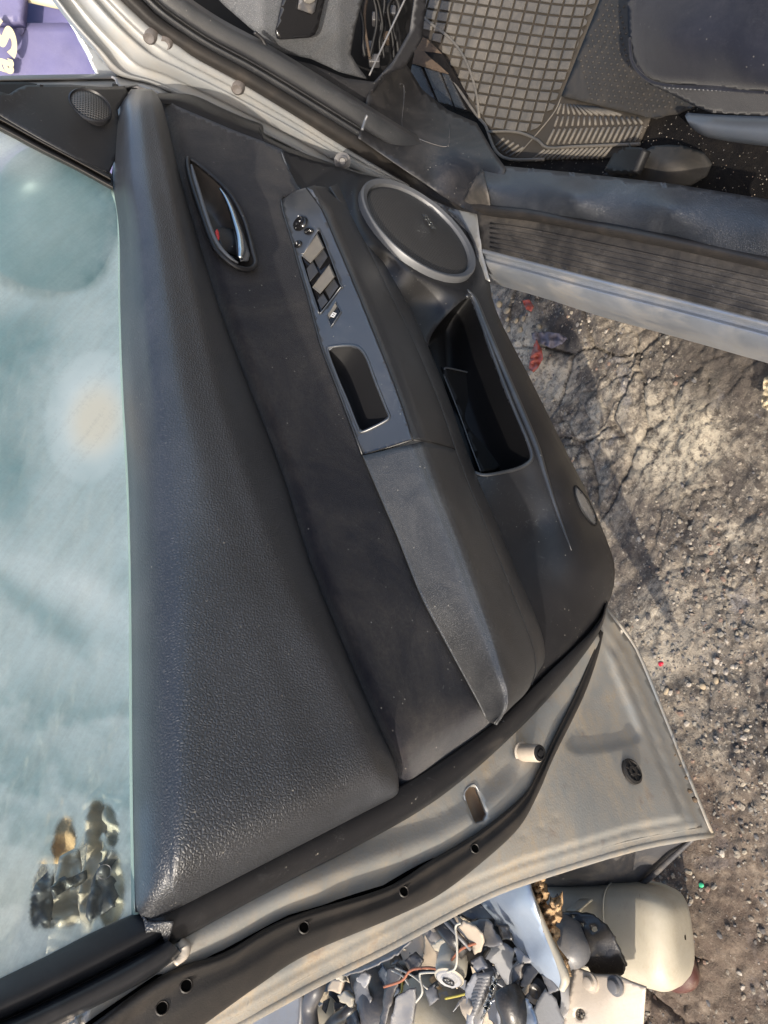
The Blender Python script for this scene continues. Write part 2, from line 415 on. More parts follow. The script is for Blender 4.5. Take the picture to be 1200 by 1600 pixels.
def plain(name, col, rough=.4, metal=0, dust=.4, **k):
    k.setdefault('scuff', .6); k.setdefault('scol', (.30, .26, .21)); k.setdefault('dscale', 20); k.setdefault('fdist', .0003); k.setdefault('fine', 300)
    return surf(name, col, rough, metal=metal, dust=dust, **k)
M['tan'] = plain('sunbleached_tan_plastic', (.40, .33, .25), .6)
M['cream'] = plain('cream_plastic', (.42, .38, .30), .45, dust=.65, scuff=.5, scol=(.16, .11, .07), dcol=(.26, .20, .13), dscale=14, sss=.15, speck=.4)
M['lgrey'] = plain('light_grey_plastic', (.27, .27, .275), .45)
M['mgrey'] = plain('mid_grey_plastic', (.12, .12, .125), .4)
M['dgrey'] = plain('dark_grey_plastic', (.055, .055, .06), .42, dust=.5)
M['black'] = plain('black_scrap_plastic', (.014, .014, .015), .3, dust=.2)
M['blue_panel'] = plain('pale_blue_silver_paint', (.36, .42, .50), .35, metal=.25, dust=.15, coat=.5)
M['foam'] = surf('torn_tan_foam', (.42, .28, .15), .9, dust=.5, dcol=(.14, .07, .03), dscale=50, fine=200, fdist=.003)
M['plate'] = plain('scratched_pale_steel', (.50, .43, .35), .45, metal=.3, dust=.45, dscale=25, streak=(90, 8, 8))
M['purple'] = surf('purple_vehicle_paint', (.115, .11, .23), .5, dust=.3, dcol=(.36, .33, .42), dscale=3)
M['letter'] = surf('cream_lettering', (.55, .49, .33), .5, var=.03)
M['foil'] = surf('crinkled_foil', (.75, .75, .73), .2, metal=1, fine=90, fdist=.01)
M['wire_red'] = surf('orange_wire', (.25, .09, .045), .5); M['wire_white'] = surf('white_wire', (.38, .36, .31), .5)
M['wire_yellow'] = surf('yellow_wire', (.35, .30, .06), .5)
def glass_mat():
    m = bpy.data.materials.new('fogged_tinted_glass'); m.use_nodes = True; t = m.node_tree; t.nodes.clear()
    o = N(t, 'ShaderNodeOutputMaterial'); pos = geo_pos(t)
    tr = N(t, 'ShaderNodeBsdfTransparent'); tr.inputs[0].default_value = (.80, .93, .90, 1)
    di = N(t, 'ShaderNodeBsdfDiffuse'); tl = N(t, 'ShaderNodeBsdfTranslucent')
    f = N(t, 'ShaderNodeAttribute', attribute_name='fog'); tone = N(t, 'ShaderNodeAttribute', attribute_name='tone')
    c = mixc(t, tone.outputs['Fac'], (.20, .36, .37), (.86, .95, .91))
    wm = N(t, 'ShaderNodeAttribute', attribute_name='warm_glow'); c = mixc(t, wm.outputs['Fac'], c, (.93, .86, .68))  # warm colour painted in for the glow on the pane
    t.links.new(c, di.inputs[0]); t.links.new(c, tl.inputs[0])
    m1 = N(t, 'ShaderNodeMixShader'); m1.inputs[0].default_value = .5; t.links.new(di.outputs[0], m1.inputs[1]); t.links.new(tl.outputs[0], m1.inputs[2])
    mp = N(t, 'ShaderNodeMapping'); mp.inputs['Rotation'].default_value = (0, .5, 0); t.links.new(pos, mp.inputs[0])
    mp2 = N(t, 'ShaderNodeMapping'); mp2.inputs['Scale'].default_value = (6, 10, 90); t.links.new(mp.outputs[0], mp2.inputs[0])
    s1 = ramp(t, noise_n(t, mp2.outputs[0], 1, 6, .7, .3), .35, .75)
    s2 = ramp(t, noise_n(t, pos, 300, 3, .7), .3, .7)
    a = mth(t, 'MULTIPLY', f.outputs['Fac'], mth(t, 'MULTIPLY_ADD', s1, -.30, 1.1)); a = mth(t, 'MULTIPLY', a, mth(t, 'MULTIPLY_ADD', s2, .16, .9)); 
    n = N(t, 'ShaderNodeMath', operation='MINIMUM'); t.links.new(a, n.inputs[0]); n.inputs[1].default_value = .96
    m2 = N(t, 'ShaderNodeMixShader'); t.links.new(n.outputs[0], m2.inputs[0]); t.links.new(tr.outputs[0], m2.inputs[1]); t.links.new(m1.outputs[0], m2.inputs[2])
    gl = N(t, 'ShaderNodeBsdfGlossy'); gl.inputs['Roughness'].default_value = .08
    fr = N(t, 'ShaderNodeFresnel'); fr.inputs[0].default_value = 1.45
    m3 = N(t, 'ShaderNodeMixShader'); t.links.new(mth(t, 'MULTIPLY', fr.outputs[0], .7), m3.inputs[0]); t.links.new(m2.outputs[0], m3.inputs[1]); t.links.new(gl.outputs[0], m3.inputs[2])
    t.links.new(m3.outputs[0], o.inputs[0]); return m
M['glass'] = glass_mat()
M['glass_edge'] = surf('green_glass_edge', (.22, .30, .27), .15, spec=.6)
M['mirror'] = surf('mirror_housing_paint', (.10, .13, .14), .4, metal=.2)

# ================================================================== GROUND
def ground_h(x, y):
    v = Vector((x, y, 0))
    h = 0.013 * noise.fractal(v * 2.2, .7, 2.2, 5) + 0.007 * noise.fractal(v * 9 + Vector((3, 1, 0)), .6, 2.1, 4) + 0.0035 * noise.fractal(v * 34, .5, 2.2, 4)
    d, p = noise.voronoi(Vector((x * 5.2 + .25 * noise.noise(v * 9), y * 5.2 + .25 * noise.noise(v * 9 + Vector((5, 5, 0))), 0)))
    e = d[1] - d[0]; gate = max(0, noise.noise(v * 2.3 + Vector((9, 2, 0))) + .02)
    h -= 0.016 * max(0, 1 - e / .035) * min(1, gate * 2.2)
    d, p = noise.voronoi(v * 17 + Vector((0, 0, 2)) + .3 * noise.noise_vector(v * 20)); e = d[1] - d[0]
    h -= 0.006 * max(0, 1 - e / .12) * min(1, max(0, noise.noise(v * 4.3) + .2) * 3)
    return h
def ground_mat():
    m, t, b, o = nt_new('oily_cracked_dirt'); pos = geo_pos(t); B = b.inputs
    n1 = noise_n(t, pos, 3.0, 7, .65, .6); n2 = noise_n(t, pos, 14, 8, .72, .5); n3 = noise_n(t, pos, 75, 6, .75)
    c = mixc(t, ramp(t, n2, .35, .68), (.145, .122, .10), (.33, .285, .225))
    c = mixc(t, ramp(t, n1, .50, .66), c, (.50, .44, .35))
    oil = mth(t, 'MULTIPLY', ramp(t, noise_n(t, pos, 2.6, 10, .78, 1.6), .45, .53), ramp(t, noise_n(t, pos, 30, 6, .75), .32, .55))
    c = mixc(t, mth(t, 'MULTIPLY', oil, .85), c, (.060, .052, .050))
    c = mixc(t, mth(t, 'MULTIPLY', ramp(t, noise_n(t, pos, 7, 5, .7, .8), .58, .66), .55), c, (.24, .235, .25))
    c = mixc(t, mth(t, 'MULTIPLY', ramp(t, n3, .50, .60), .65), c, (.055, .046, .040))
    c = mixc(t, mth(t, 'MULTIPLY', ramp(t, noise_n(t, pos, 130, 4, .7), .58, .66), .5), c, (.52, .47, .39))
    def spot(cx, cy, rad, w1, w2):
        vd_ = N(t, 'ShaderNodeVectorMath', operation='DISTANCE'); t.links.new(pos, vd_.inputs[0]); vd_.inputs[1].default_value = (cx, cy, 0)
        wb = mth(t, 'MULTIPLY_ADD', noise_n(t, pos, 9, 6, .7), .5 * rad * 2, mth(t, 'SUBTRACT', vd_.outputs['Value'], rad * .5)); return ramp(t, wb, rad * w2, rad * w1)
    q1 = H(1080, 1440, 0); q2 = H(1060, 690, 0); q3 = H(1130, 560, 0); q4 = H(880, 520, 0)
    c = mixc(t, mth(t, 'MULTIPLY', spot(q1[0], q1[1], .26, .75, 1.1), .6), c, (.13, .092, .068))
    c = mixc(t, mth(t, 'MULTIPLY', mth(t, 'MULTIPLY', spot(q2[0], q2[1], .11, .6, 1.1), ramp(t, n3, .62, .45)), .75), c, (.50, .44, .34))
    c = mixc(t, mth(t, 'MULTIPLY', spot(q3[0], q3[1], .10, .6, 1.05), .7), c, (.085, .072, .062))
    c = mixc(t, mth(t, 'MULTIPLY', spot(q4[0], q4[1], .07, .6, 1.05), .75), c, (.055, .050, .052))
    t.links.new(c, B['Base Color']); B['Roughness'].default_value = .85; B['Specular IOR Level'].default_value = .2
    t.links.new(bumpn(t, noise_n(t, pos, 260, 5, .7), .0016, 1, bumpn(t, n3, .005)), B['Normal']); return m
M['ground'] = ground_mat()
def grid_obj(name, xs, ys, hf, mat):
    V3 = [(x, y, hf(x, y)) for y in ys for x in xs]; n = len(xs)
    fs = [[j * n + i, j * n + i + 1, (j + 1) * n + i + 1, (j + 1) * n + i] for j in range(len(ys) - 1) for i in range(n - 1)]
    return link(name, V3, fs, mat)
def dens(a, b, s, lo, hi):
    """coordinates from far away, dense between a and b"""
    c = list(np.arange(a, b, s)); left = []; st = s; x = a
    while x > lo: st *= 1.35; x -= st; left.append(x)
    right = []; st = s; x = c[-1]
    while x < hi: st *= 1.35; x += st; right.append(x)
    return left[::-1] + c + right
g = grid_obj('ground', dens(-1.35, .45, .0042, -150, 150), dens(-1.45, .05, .0042, -150, 150), ground_h, M['ground']); g['kind'] = 'structure'

def ico():
    t = (1 + 5 ** .5) / 2
    v = [(-1, t, 0), (1, t, 0), (-1, -t, 0), (1, -t, 0), (0, -1, t), (0, 1, t), (0, -1, -t), (0, 1, -t), (t, 0, -1), (t, 0, 1), (-t, 0, -1), (-t, 0, 1)]
    f = [(0, 11, 5), (0, 5, 1), (0, 1, 7), (0, 7, 10), (0, 10, 11), (1, 5, 9), (5, 11, 4), (11, 10, 2), (10, 7, 6), (7, 1, 8), (3, 9, 4), (3, 4, 2), (3, 2, 6), (3, 6, 8), (3, 8, 9), (4, 9, 5), (2, 4, 11), (6, 2, 10), (8, 6, 7), (9, 8, 1)]
    return np.array(v) / np.linalg.norm(v[0]), f
IV, IF = ico()
def pebble(c, r, flat=.6):
    a = random.uniform(0, 6.28); s = np.array([random.uniform(.7, 1.3), random.uniform(.6, 1.1), flat * random.uniform(.7, 1.2)])
    v = IV * (1 + np.random.uniform(-.22, .22, (12, 1))) * s * r
    R = np.array([[math.cos(a), -math.sin(a), 0], [math.sin(a), math.cos(a), 0], [0, 0, 1]])
    return v @ R.T + np.array(c)
def stone_mat(name, cols):
    m, t, b, o = nt_new(name); B = b.inputs; g_ = N(t, 'ShaderNodeNewGeometry')
    cr = N(t, 'ShaderNodeValToRGB'); cr.color_ramp.interpolation = 'CONSTANT'; e = cr.color_ramp.elements
    e[0].color = (*cols[0], 1); e[1].position = 1 / len(cols); e[1].color = (*cols[1], 1)
    for i, cc in enumerate(cols[2:]):
        x = e.new((i + 2) / len(cols)); x.color = (*cc, 1)
    t.links.new(g_.outputs['Random Per Island'], cr.inputs[0])
    n = noise_n(t, g_.outputs['Position'], 120, 4, .7); t.links.new(mixc(t, mth(t, 'MULTIPLY', ramp(t, n, .4, .7), .5), cr.outputs[0], (.14, .12, .10)), B['Base Color'])
    B['Roughness'].default_value = .75; t.links.new(bumpn(t, n, .001), B['Normal']); return m
M['gravel'] = stone_mat('mixed_gravel', [(.20, .175, .14), (.26, .225, .18), (.11, .10, .088), (.30, .26, .20), (.16, .13, .105), (.08, .072, .068), (.22, .185, .145), (.36, .32, .27), (.20, .13, .095), (.12, .115, .115), (.19, .175, .15)])
V3 = []; fs = []
def inview(x, y):
    d = np.array([x, y, 0]) - CAM; z = d @ FWD; px = 600 + 1208 * (d @ RIGHT) / z; py = 800 - 1208 * (d @ UP) / z
    return px > 730 and px < 1260 and py > 400 and py < 1660
cnt = 0
while cnt < 9500:
    x = random.uniform(-1.35, .45); y = random.uniform(-1.4, -.0)
    if not inview(x, y): continue
    k = noise.noise(Vector((x * 4, y * 4, 3))) + (.35 if x > -.45 else -.1)
    if random.random() > .35 + k * 1.3: continue
    r = .0011 + .0046 * random.random() ** 3.2
    v = pebble((x, y, ground_h(x, y) + r * .15), r); o_ = len(V3); V3 += list(v); fs += [[a + o_ for a in f] for f in IF]; cnt += 1
g = link('gravel', V3, fs, M['gravel'], smooth=False); g['kind'] = 'stuff'; g['label'] = 'loose mixed gravel scattered over the oily dirt ground'; g['category'] = 'gravel'
def stone(px, py, r, label, mat='gravel', group=None, flat=.65):
    c = H(px, py, 0); c[2] = ground_h(c[0], c[1]) + r * .35
    v = pebble(c, r, flat); o = link('stone', v, IF, M[mat], smooth=True)
    m = o.modifiers.new('sub', 'SUBSURF'); m.levels = m.render_levels = 2
    tag(o, label, 'stone', group)
GS = 'tan stones heaped between door and sill'
M['tanstone'] = stone_mat('tan_stone', [(.42, .33, .21), (.34, .27, .18), (.46, .37, .25)])
for (px, py, r), wh in zip(((793, 486, .013), (803, 500, .010), (790, 512, .011), (800, 470, .010), (808, 513, .009), (782, 476, .012), (815, 497, .009), (790, 498, .008)), ('largest tan stone in the middle of the heap by the sill', 'tan stone right of the largest one in the heap', 'tan stone low on the left of the heap touching the door', 'topmost tan stone of the heap right under the sill',
      'lowest tan stone of the heap near the yellowish one', 'tan stone furthest left and high in the heap', 'tan stone furthest right in the heap', 'smallest tan stone wedged in the middle of the heap')):
    stone(px, py, r, wh, 'tanstone', GS)
stone(841, 510, .010, 'yellowish tan stone lying alone just right of the heap', 'tanstone')
stone(1098, 1072, .009, 'smooth pale tan pebble on the gravel right of the door corner', 'tanstone')
stone(1120, 1064, .008, 'smaller beige pebble beside the smooth pale tan pebble', 'tanstone')
stone(1046, 1080, .008, 'beige pebble nearest to the lower door edge', 'tanstone')
stone(1007, 1040, .008, 'round pinkish brown pebble close beside the door hem', 'tanstone')
# red crumpled scrap and dark rag
def crumple(name, outline, z, mat, amp, label, cat, res=3, thick=.001):
    o = patch(name, outline, H, lambda x, y: z + amp * np.array([noise.noise(Vector((a * .13, b * .13, 1))) + .5 * noise.noise(Vector((a * .4, b * .4, 4))) for a, b in zip(np.ravel(x), np.ravel(y))]), M[mat], None, res, thick=thick)
    tag(o, label, cat); return o
M['redleaf'] = surf('crumpled_red_plastic', (.32, .06, .035), .4, dust=.6, dscale=60, dcol=(.28, .14, .09))
crumple('plastic_scrap', [(838, 530), (846, 545), (848, 560), (840, 575), (834, 582), (826, 576), (828, 560), (832, 545)], .022, 'redleaf', .012, 'crumpled bright red plastic scrap on the dirt beside the door pocket', 'scrap')
crumple('plastic_scrap', [(816, 470), (826, 468), (834, 478), (830, 487), (822, 484)], .020, 'redleaf', .010, 'small dull red scrap among the stones by the sill', 'scrap')
M['rag'] = surf('greasy_grey_rag', (.13, .12, .15), .8, dust=.3, fine=500, fdist=.001)
crumple('rag', [(830, 520), (850, 518), (875, 521), (886, 528), (878, 538), (862, 544), (842, 536), (832, 530)], .016, 'rag', .014, 'flattened greasy grey rag above the red scrap on the dirt', 'rag')
M['sack'] = surf('beige_cloth', (.45, .38, .26), .8, fine=300, fdist=.001, dust=.3)
crumple('cloth', [(1193, 592), (1204, 584), (1240, 600), (1240, 650), (1205, 645), (1189, 634), (1192, 612)], .05, 'sack', .02, 'edge of a beige cloth cut by the right frame below the sill', 'cloth')
# green and red glassy crumbs
for px, py, col, lb in ((1096, 1383, (.05, .4, .2), 'tiny green glass crumb on the brown dirt below the door corner'), (1035, 1037, (.5, .02, .04), 'tiny red crumb on the gravel beside the door hem')):
    M[lb] = surf('glass_crumb', col, .2); stone(px, py, .005, lb, lb)

# ================================================================== THE CAR
car = root('silver_car', 'silver car with its front door wide open showing black trim and dusty cabin', 'car', (-1.0, -.5, 0))
KP = {}
# ---------------- front door: the metal shell is the part, everything on it a sub-part
rec = catmull([(944, 1000), (925, 1045), (900, 1110), (884, 1152), (892, 1170), (915, 1174), (985, 1163), (1000, 1148), (990, 1115), (965, 1055)], 4, True)
hem_in = [(975, 1030), (1046, 1192), (1078, 1272), (1050, 1290), (940, 1318), (850, 1340), (745, 1392), (600, 1462), (420, 1560), (300, 1640)]
def shell_bump(x, y):
    d = sdf(x, y, rec); h = -.005 * (1 - sstep(-10, 5, d))
    band = pdist(x, y, [(262, 1500), (400, 1425), (520, 1365), (600, 1340), (690, 1310), (760, 1270), (820, 1220), (850, 1150), (890, 1060), (940, 970)], False)
    inner = sstep(40, 0, band)          # shoulder just inside the seal
    h += .008 * inner
    dh = sdf(x, y, hem_poly); h -= .004 * sstep(-30, -2, dh) + .0045 * sstep(-37, -30, dh) - .0018 * np.exp(-((dh + 20) / 3.0) ** 2)
    cx = [(728, 1385), (768, 1366), (1000, 1310)]
    for wx, wy in ((898, 1076), (922, 1046), (870, 1128), (905, 1140), (760, 1215), (868, 1278), (846, 1292), (817, 1305), (690, 1268), (706, 1263)):
        h += -.0012 * np.exp(-((x - wx) ** 2 + (y - wy) ** 2) / 14)
    return h
hem_poly = [(800, 1000), (946, 950), (992, 1012), (1042, 1132), (1069, 1200), (1113, 1304), (992, 1325), (825, 1375), (740, 1409), (600, 1483), (490, 1537), (330, 1625), (100, 1700), (100, 1500), (300, 1400)]
shell_n = tps([(262, 1470, -.018), (500, 1330, -.018), (785, 1135, -.018), (945, 960, -.016), (500, 1400, -.02), (700, 1260, -.018), (850, 1180, -.022), (1000, 1150, -.030), (1050, 1260, -.034),
               (900, 1290, -.03), (700, 1390, -.036), (500, 1490, -.04), (400, 1570, -.042), (200, 1600, -.04), (1100, 1300, -.04), (950, 1080, -.026), (100, 1600, -.03)])
door = patch('front_door', [(60, 1640), (180, 1545), (262, 1480), (230, 1430), (500, 1290), (785, 1100), (900, 1000), (930, 940), (946, 950), (992, 1012), (1042, 1132), (1069, 1200), (1113, 1304), (992, 1325), (825, 1375), (740, 1409), (600, 1483), (490, 1537), (330, 1640)],
             P, shell_n, M['silver_dirty'], car, res=5.5, thick=.004, bump=shell_bump,
             holes=[[(725, 1242), (734, 1228), (745, 1230), (762, 1272), (758, 1283), (744, 1288), (736, 1275)]])
door['label'] = 'open front door with silver shell, black trim and fogged window'
D = door
# outer skin of the door behind the shell
patch('outer_skin', [(300, 1560), (330, 1440), (785, 1110), (890, 920), (740, 460), (640, 330), (420, 240), (300, 190), (320, 400), (330, 900)], P,
      [(0, 1600, -.10), (500, 1300, -.13), (900, 1000, -.12), (700, 430, -.11), (250, 180, -.10), (400, 700, -.14)], M['silver_clean'], D, res=40)
for px, py in ((0, 0),):
    pass
hem = catmull([(946, 952), (992, 1014), (1042, 1134), (1069, 1202), (1110, 1302)], 4)
tube('hem_flange', line(hem, P, lambda x, y: shell_n(x, y) - .011), .0042, M['silver_dirty'], D, sub=False)
tube('hem_flange', line(catmull([(1112, 1303), (992, 1324), (825, 1374), (740, 1408), (600, 1482), (490, 1536), (330, 1624), (240, 1680)], 4), P, lambda x, y: shell_n(x, y) - .012), .0045, M['silver_dirty'], D, sub=False)
tube('hem_flange', line(catmull([(1095, 1292), (980, 1314), (825, 1358), (740, 1391), (600, 1463), (490, 1518), (330, 1606), (240, 1660)], 4), P, lambda x, y: shell_n(x, y) - .0085), .002, M['silver_dirty'], D, sub=False)
M['mudbrown'] = surf('dried_mud', (.10, .07, .045), .9, fine=300, fdist=.001)
for px, py in ((1072, 1215), (1063, 1196), (1055, 1180), (1078, 1236), (1086, 1250)):
    c = P(px, py, -.034); o = link('mud_clod', pebble(c, random.uniform(.002, .0045)), IF, M['mudbrown'], D)
# hole behind: rusty pressing
pl = [(725, 1242), (734, 1228), (745, 1230), (762, 1272), (758, 1283), (744, 1288), (736, 1275)]
well('pressing_hole', pl, P, shell_n, .014, M['brownhole'], D, .72)
rim('hole_lip', pl, P, lambda x, y: shell_n(x, y) + .000, .0011, M['silver'], D)
# striker stud and cap
c = P(814, 1172, -.018); ax = P(826, 1166, .012) - P(814, 1172, -.018)
lathe('check_stud', P(816, 1176, -.016), np.array([.35, 1, .0]), [(.0115, 0), (.0095, .001), (.0095, .024), (.0085, .026), (.0082, .0255)], M['plate'], D)
lathe('stud_cap', P(816, 1176, -.016) + np.array([.35, 1, .0]) / 1.06 * .0245, np.array([.35, 1, .0]), [(.0083, 0), (.0083, .002), (.006, .0028), (.006, .0015), (.0032, .0015), (.0032, .0035), (0.0001, .0035)], M['deep'], D)
# rubber plug
lathe('rubber_plug', P(986, 1206, float(shell_n(986, 1206)) + .001), [0, 1, 0], [(.0155, 0), (.0155, .003), (.0125, .0045), (.012, .002), (.007, .002), (.0065, .004), (.003, .004), (.003, .001), (0.0001, .001)], M['rubber'], D)
for k in range(6):
    a = k * math.pi / 3; u = np.array([math.cos(a), 0, math.sin(a)])
    box('plug_rib', P(986, 1206, float(shell_n(986, 1206)) + .001) + u * .0095 + np.array([0, .003, 0]), (u, [0, 1, 0], np.cross(u, [0, 1, 0])), (.005, .002, .0016), M['rubber'], D, .0003)
# the big hollow rubber seal with its vent holes
up = [(60, 1660), (142, 1600), (262, 1517), (350, 1487), (450, 1433), (600, 1387), (667, 1347), (750, 1297), (817, 1242), (842, 1200), (868, 1145), (900, 1080), (925, 1020), (938, 985)]
lo = [(180, 1700), (250, 1650), (326, 1596), (400, 1543), (483, 1490), (617, 1433), (690, 1396), (760, 1342), (812, 1292), (842, 1238), (866, 1182), (912, 1088), (934, 1026), (943, 988)]
nb = [-.030] * 14
def rail(f, dn):
    out = []
    for i, (a, b) in enumerate(zip(up, lo)):
        x = a[0] + (b[0] - a[0]) * f; y = a[1] + (b[1] - a[1]) * f
        wdt = math.hypot(b[0] - a[0], b[1] - a[1]); s = min(1, wdt / 45)
        out.append(P(x, y, shell_n(x, y) + .004 + dn * s))
    return out
seal = loft('door_seal', [rail(0, -.004), rail(.04, .006), rail(.16, .0105), rail(.30, .0085), rail(.42, .0095), rail(.62, .012), rail(.85, .008), rail(.98, .002), rail(1, -.006)], M['rubber'], D, 6, 4, thick=.001)
tube('seal_shade_line', rail(-.02, -.003), .0016, M['shade_black'], D, sub=False)  # black tube added as a painted shade line beside the seal
for px, py in ((291, 1540), (475, 1449), (631, 1393), (742, 1326), (253, 1575)):
    nn = float(shell_n(px, py)) + .0152
    lathe('seal_hole', P(px, py, nn), [0, 1, .2], [(.0001, -.0002), (.0036, -.0002)], M['black0'] if 'black0' in M else M['shade_black'], D, 14)  # flat disc, the dark of the vent hole is painted
    lathe('seal_hole_rim', P(px, py, nn - .0005), [0, 1, .2], [(.0036, 0), (.0042, .0010), (.005, 0)], M['rubber'], D, 14)

# ---------------- black edge strip round the trim
e_in = [(240, 1440), (350, 1383), (470, 1322), (612, 1247), (700, 1192), (785, 1128), (850, 1065), (900, 1015), (936, 975), (948, 940)]
e_out = [(268, 1478), (365, 1425), (490, 1358), (640, 1277), (725, 1217), (800, 1150), (862, 1086), (908, 1030), (938, 985), (950, 945)]
def er(f, n): return [P(a[0] + (b[0] - a[0]) * f, a[1] + (b[1] - a[1]) * f, n) for a, b in zip(e_in, e_out)]
loft('edge_strip', [er(-.25, .004), er(.15, .006), er(.5, .004), er(.85, -.004), er(1, -.016)], M['plastic'], D, 6, 4, thick=.002)
box('strip_joint', P(791, 1137, -.001), (P(800, 1150, -.01) - P(783, 1125, .004), [1, 0, .3], [0, 1, 0]), (.024, .0012, .006), M['rubber_clean'], D, 0)

# ---------------- upper trim (grained pad)
Wr = [(205, 139), (184, 172), (176, 270), (186, 360), (188, 480), (192, 600), (200, 740), (204, 880), (206, 1030), (207, 1180), (209, 1310), (211, 1385), (215, 1424), (236, 1442)]
Cr = [(236, 139), (243, 175), (263, 270), (282, 360), (312, 480), (342, 605), (387, 735), (436, 870), (497, 1010), (556, 1130), (572, 1178), (577, 1212), (572, 1240), (562, 1274)]
Sr = [(247, 147), (257, 176), (280, 272), (304, 355), (342, 480), (386, 598), (440, 737), (484, 877), (546, 1030), (607, 1168), (617, 1196), (622, 1220), (621, 1238), (612, 1248)]
ef = [.25, .85, 1, 1, 1, 1, 1, 1, 1, 1, 1, .90, .6, .0]
def ur(fr, base, src=(Wr, Cr)):
    a_, b_ = src
    return [P(a[0] + (b[0] - a[0]) * fr, a[1] + (b[1] - a[1]) * fr, .004 + (base - .004) * e) for a, b, e in zip(a_, b_, ef)]
def upx(px, base):
    out = []
    for a, b, e in zip(Wr, Cr, ef):
        L = math.hypot(b[0] - a[0], b[1] - a[1]); f = min(px / L, px / 230 if L > 1e9 else px / L); f = min(f, .08 + px * .0042)
        out.append(P(a[0] + (b[0] - a[0]) * f, a[1] + (b[1] - a[1]) * f, .004 + (base - .004) * e))
    return out
upper = loft('upper_trim', [upx(0, -.004), upx(3, .002), upx(14, .024), upx(32, .045), upx(58, .061), upx(92, .070), ur(.62, .075), ur(.82, .075), ur(1, .073), ur(.45, .061, (Cr, Sr)), ur(.85, .044, (Cr, Sr)), ur(1, .031, (Cr, Sr)), ur(1.02, .010, (Cr, Sr))], M['leather'], D, 8, 6, thick=.002)

# ---------------- fabric insert
hand_hole = [(296, 254), (300, 252), (335, 282), (357, 306), (378, 345), (392, 395), (396, 412), (388, 418), (372, 414), (348, 395), (334, 375), (318, 330), (303, 285)]
fab_out = [(247, 146), (275, 165), (320, 184), (367, 204), (410, 220), (441, 234), (450, 262), (470, 300), (505, 345), (560, 560), (600, 700), (690, 940), (790, 1105), (786, 1131), (700, 1192), (613, 1252), (600, 1240),
           (600, 1190), (540, 1045), (476, 880), (432, 740), (378, 600), (334, 480), (296, 355), (272, 272), (250, 176)]
fab_n0 = tps([(250, 160, .026), (300, 185, .028), (440, 236, .028), (330, 340, .040), (440, 330, .036), (300, 280, .038), (360, 470, .042), (480, 480, .036), (410, 600, .044), (520, 620, .036), (470, 740, .046), (570, 780, .036),
              (520, 890, .047), (640, 940, .036), (580, 1030, .047), (720, 1070, .034), (640, 1160, .044), (760, 1115, .028), (620, 1235, .018), (700, 1185, .014), (780, 1130, .008)])
Sl = [(247, 147), (257, 176), (280, 272), (304, 355), (342, 480), (386, 598), (440, 737), (484, 877), (546, 1030), (607, 1168), (622, 1215), (618, 1252)]
def fab_n(x, y):
    d = pdist(x, y, Sl, False); ins = np.where(inpoly(x, y, [(0, 0)] + Sl + [(0, 1300)]), -1, 1) * d
    roll = -.019 * np.clip(1 - ins / 22, 0, 1.4) ** 1.6
    rear = pdist(x, y, [(613, 1250), (700, 1190), (785, 1128)], False)
    EL = [(439, 312), (443, 333), (456, 375), (470, 425), (481, 462), (501, 537), (527, 605), (566, 711), (599, 789), (621, 840), (655, 926), (692, 997), (728, 1063), (748, 1100), (762, 1124)]
    under = np.where(inpoly(x, y, EL + [(900, 1124), (900, 312)]), pdist(x, y, EL, False), 0)
    return -.018 * sstep(0, 9, under) + fab_n0(x, y) + roll - .022 * np.clip(1 - rear / 45, 0, 1) ** 2 - .002
patch('fabric_insert', fab_out, P, fab_n, M['fabric'], D, res=6, holes=[hand_hole], thick=.002)
# border strip between insert and pillar
bo = [(247, 146), (300, 150), (345, 170), (385, 187), (408, 196), (413, 212), (442, 228), (470, 240), (530, 262), (560, 275)]
bi = [(246, 160), (275, 166), (320, 185), (367, 205), (395, 215), (412, 221), (440, 236), (470, 262), (520, 290), (545, 300)]
loft('front_border', [line(bi, P, .020), line([((a[0] + b[0]) / 2, (a[1] + b[1]) / 2) for a, b in zip(bo, bi)], P, .022), line(bo, P, .010), line([(a[0] + 4, a[1] - 3) for a in bo], P, -.03)], M['plastic'], D, 5, 4)
tube('border_seam', line([(405, 199), (414, 226)], P, .0225), .0008, M['deep'], D)
# ---------------- release handle
def hn(x, y): return fab_n0(x, y) + .005
M['bowl'] = surf('warm_lit_bowl_plastic', (.045, .038, .033), .4, dust=.5, dcol=(.14, .11, .08), dscale=20)  # brown tone puts the warm light in the bowl into its colour
well('handle_bowl', hand_hole, P, hn, .034, M['bowl'], D, .70)
hb_ring = [(293, 254), (300, 250), (336, 279), (360, 305), (381, 343), (395, 393), (399, 413), (389, 421), (370, 418), (345, 399), (331, 378), (314, 331), (299, 285)]
rim('handle_surround', hb_ring, P, lambda x, y: hn(x, y) + .0015, .0034, M['plastic'], D, 5)
tube('surround_silver_lip', line([(299, 258), (303, 275), (312, 305), (322, 338), (333, 368), (343, 386), (358, 402), (372, 411)], P, lambda x, y: hn(x, y) + .004), [.0015, .0028, .003, .003, .003, .003, .0025, .001], M['ring'], D)  # satin silver lip along the handle surround
tube('release_lever', line([(343, 294), (352, 308), (361, 328), (368, 350), (374, 372), (376, 392), (375, 404)], P, lambda x, y: hn(x, y) + .001), [.001, .0025, .0036, .0045, .0055, .006, .0035], M['chrome'], D, 12)
patch('lever_blade', [(344, 292), (358, 307), (370, 335), (382, 370), (391, 398), (388, 407), (376, 407), (375, 390), (371, 362), (362, 330), (350, 306)], P, lambda x, y: hn(x, y) + .000, M['ring'], D, 4, thick=.002)
patch('lock_tab', [(339, 358), (345, 354), (364, 358), (371, 368), (372, 385), (370, 402), (356, 394), (345, 382), (341, 372)], P, lambda x, y: hn(x, y) - .004 - .0012 * ((y - 374) / 10) ** 2, M['plastic'], D, 3, thick=.006)
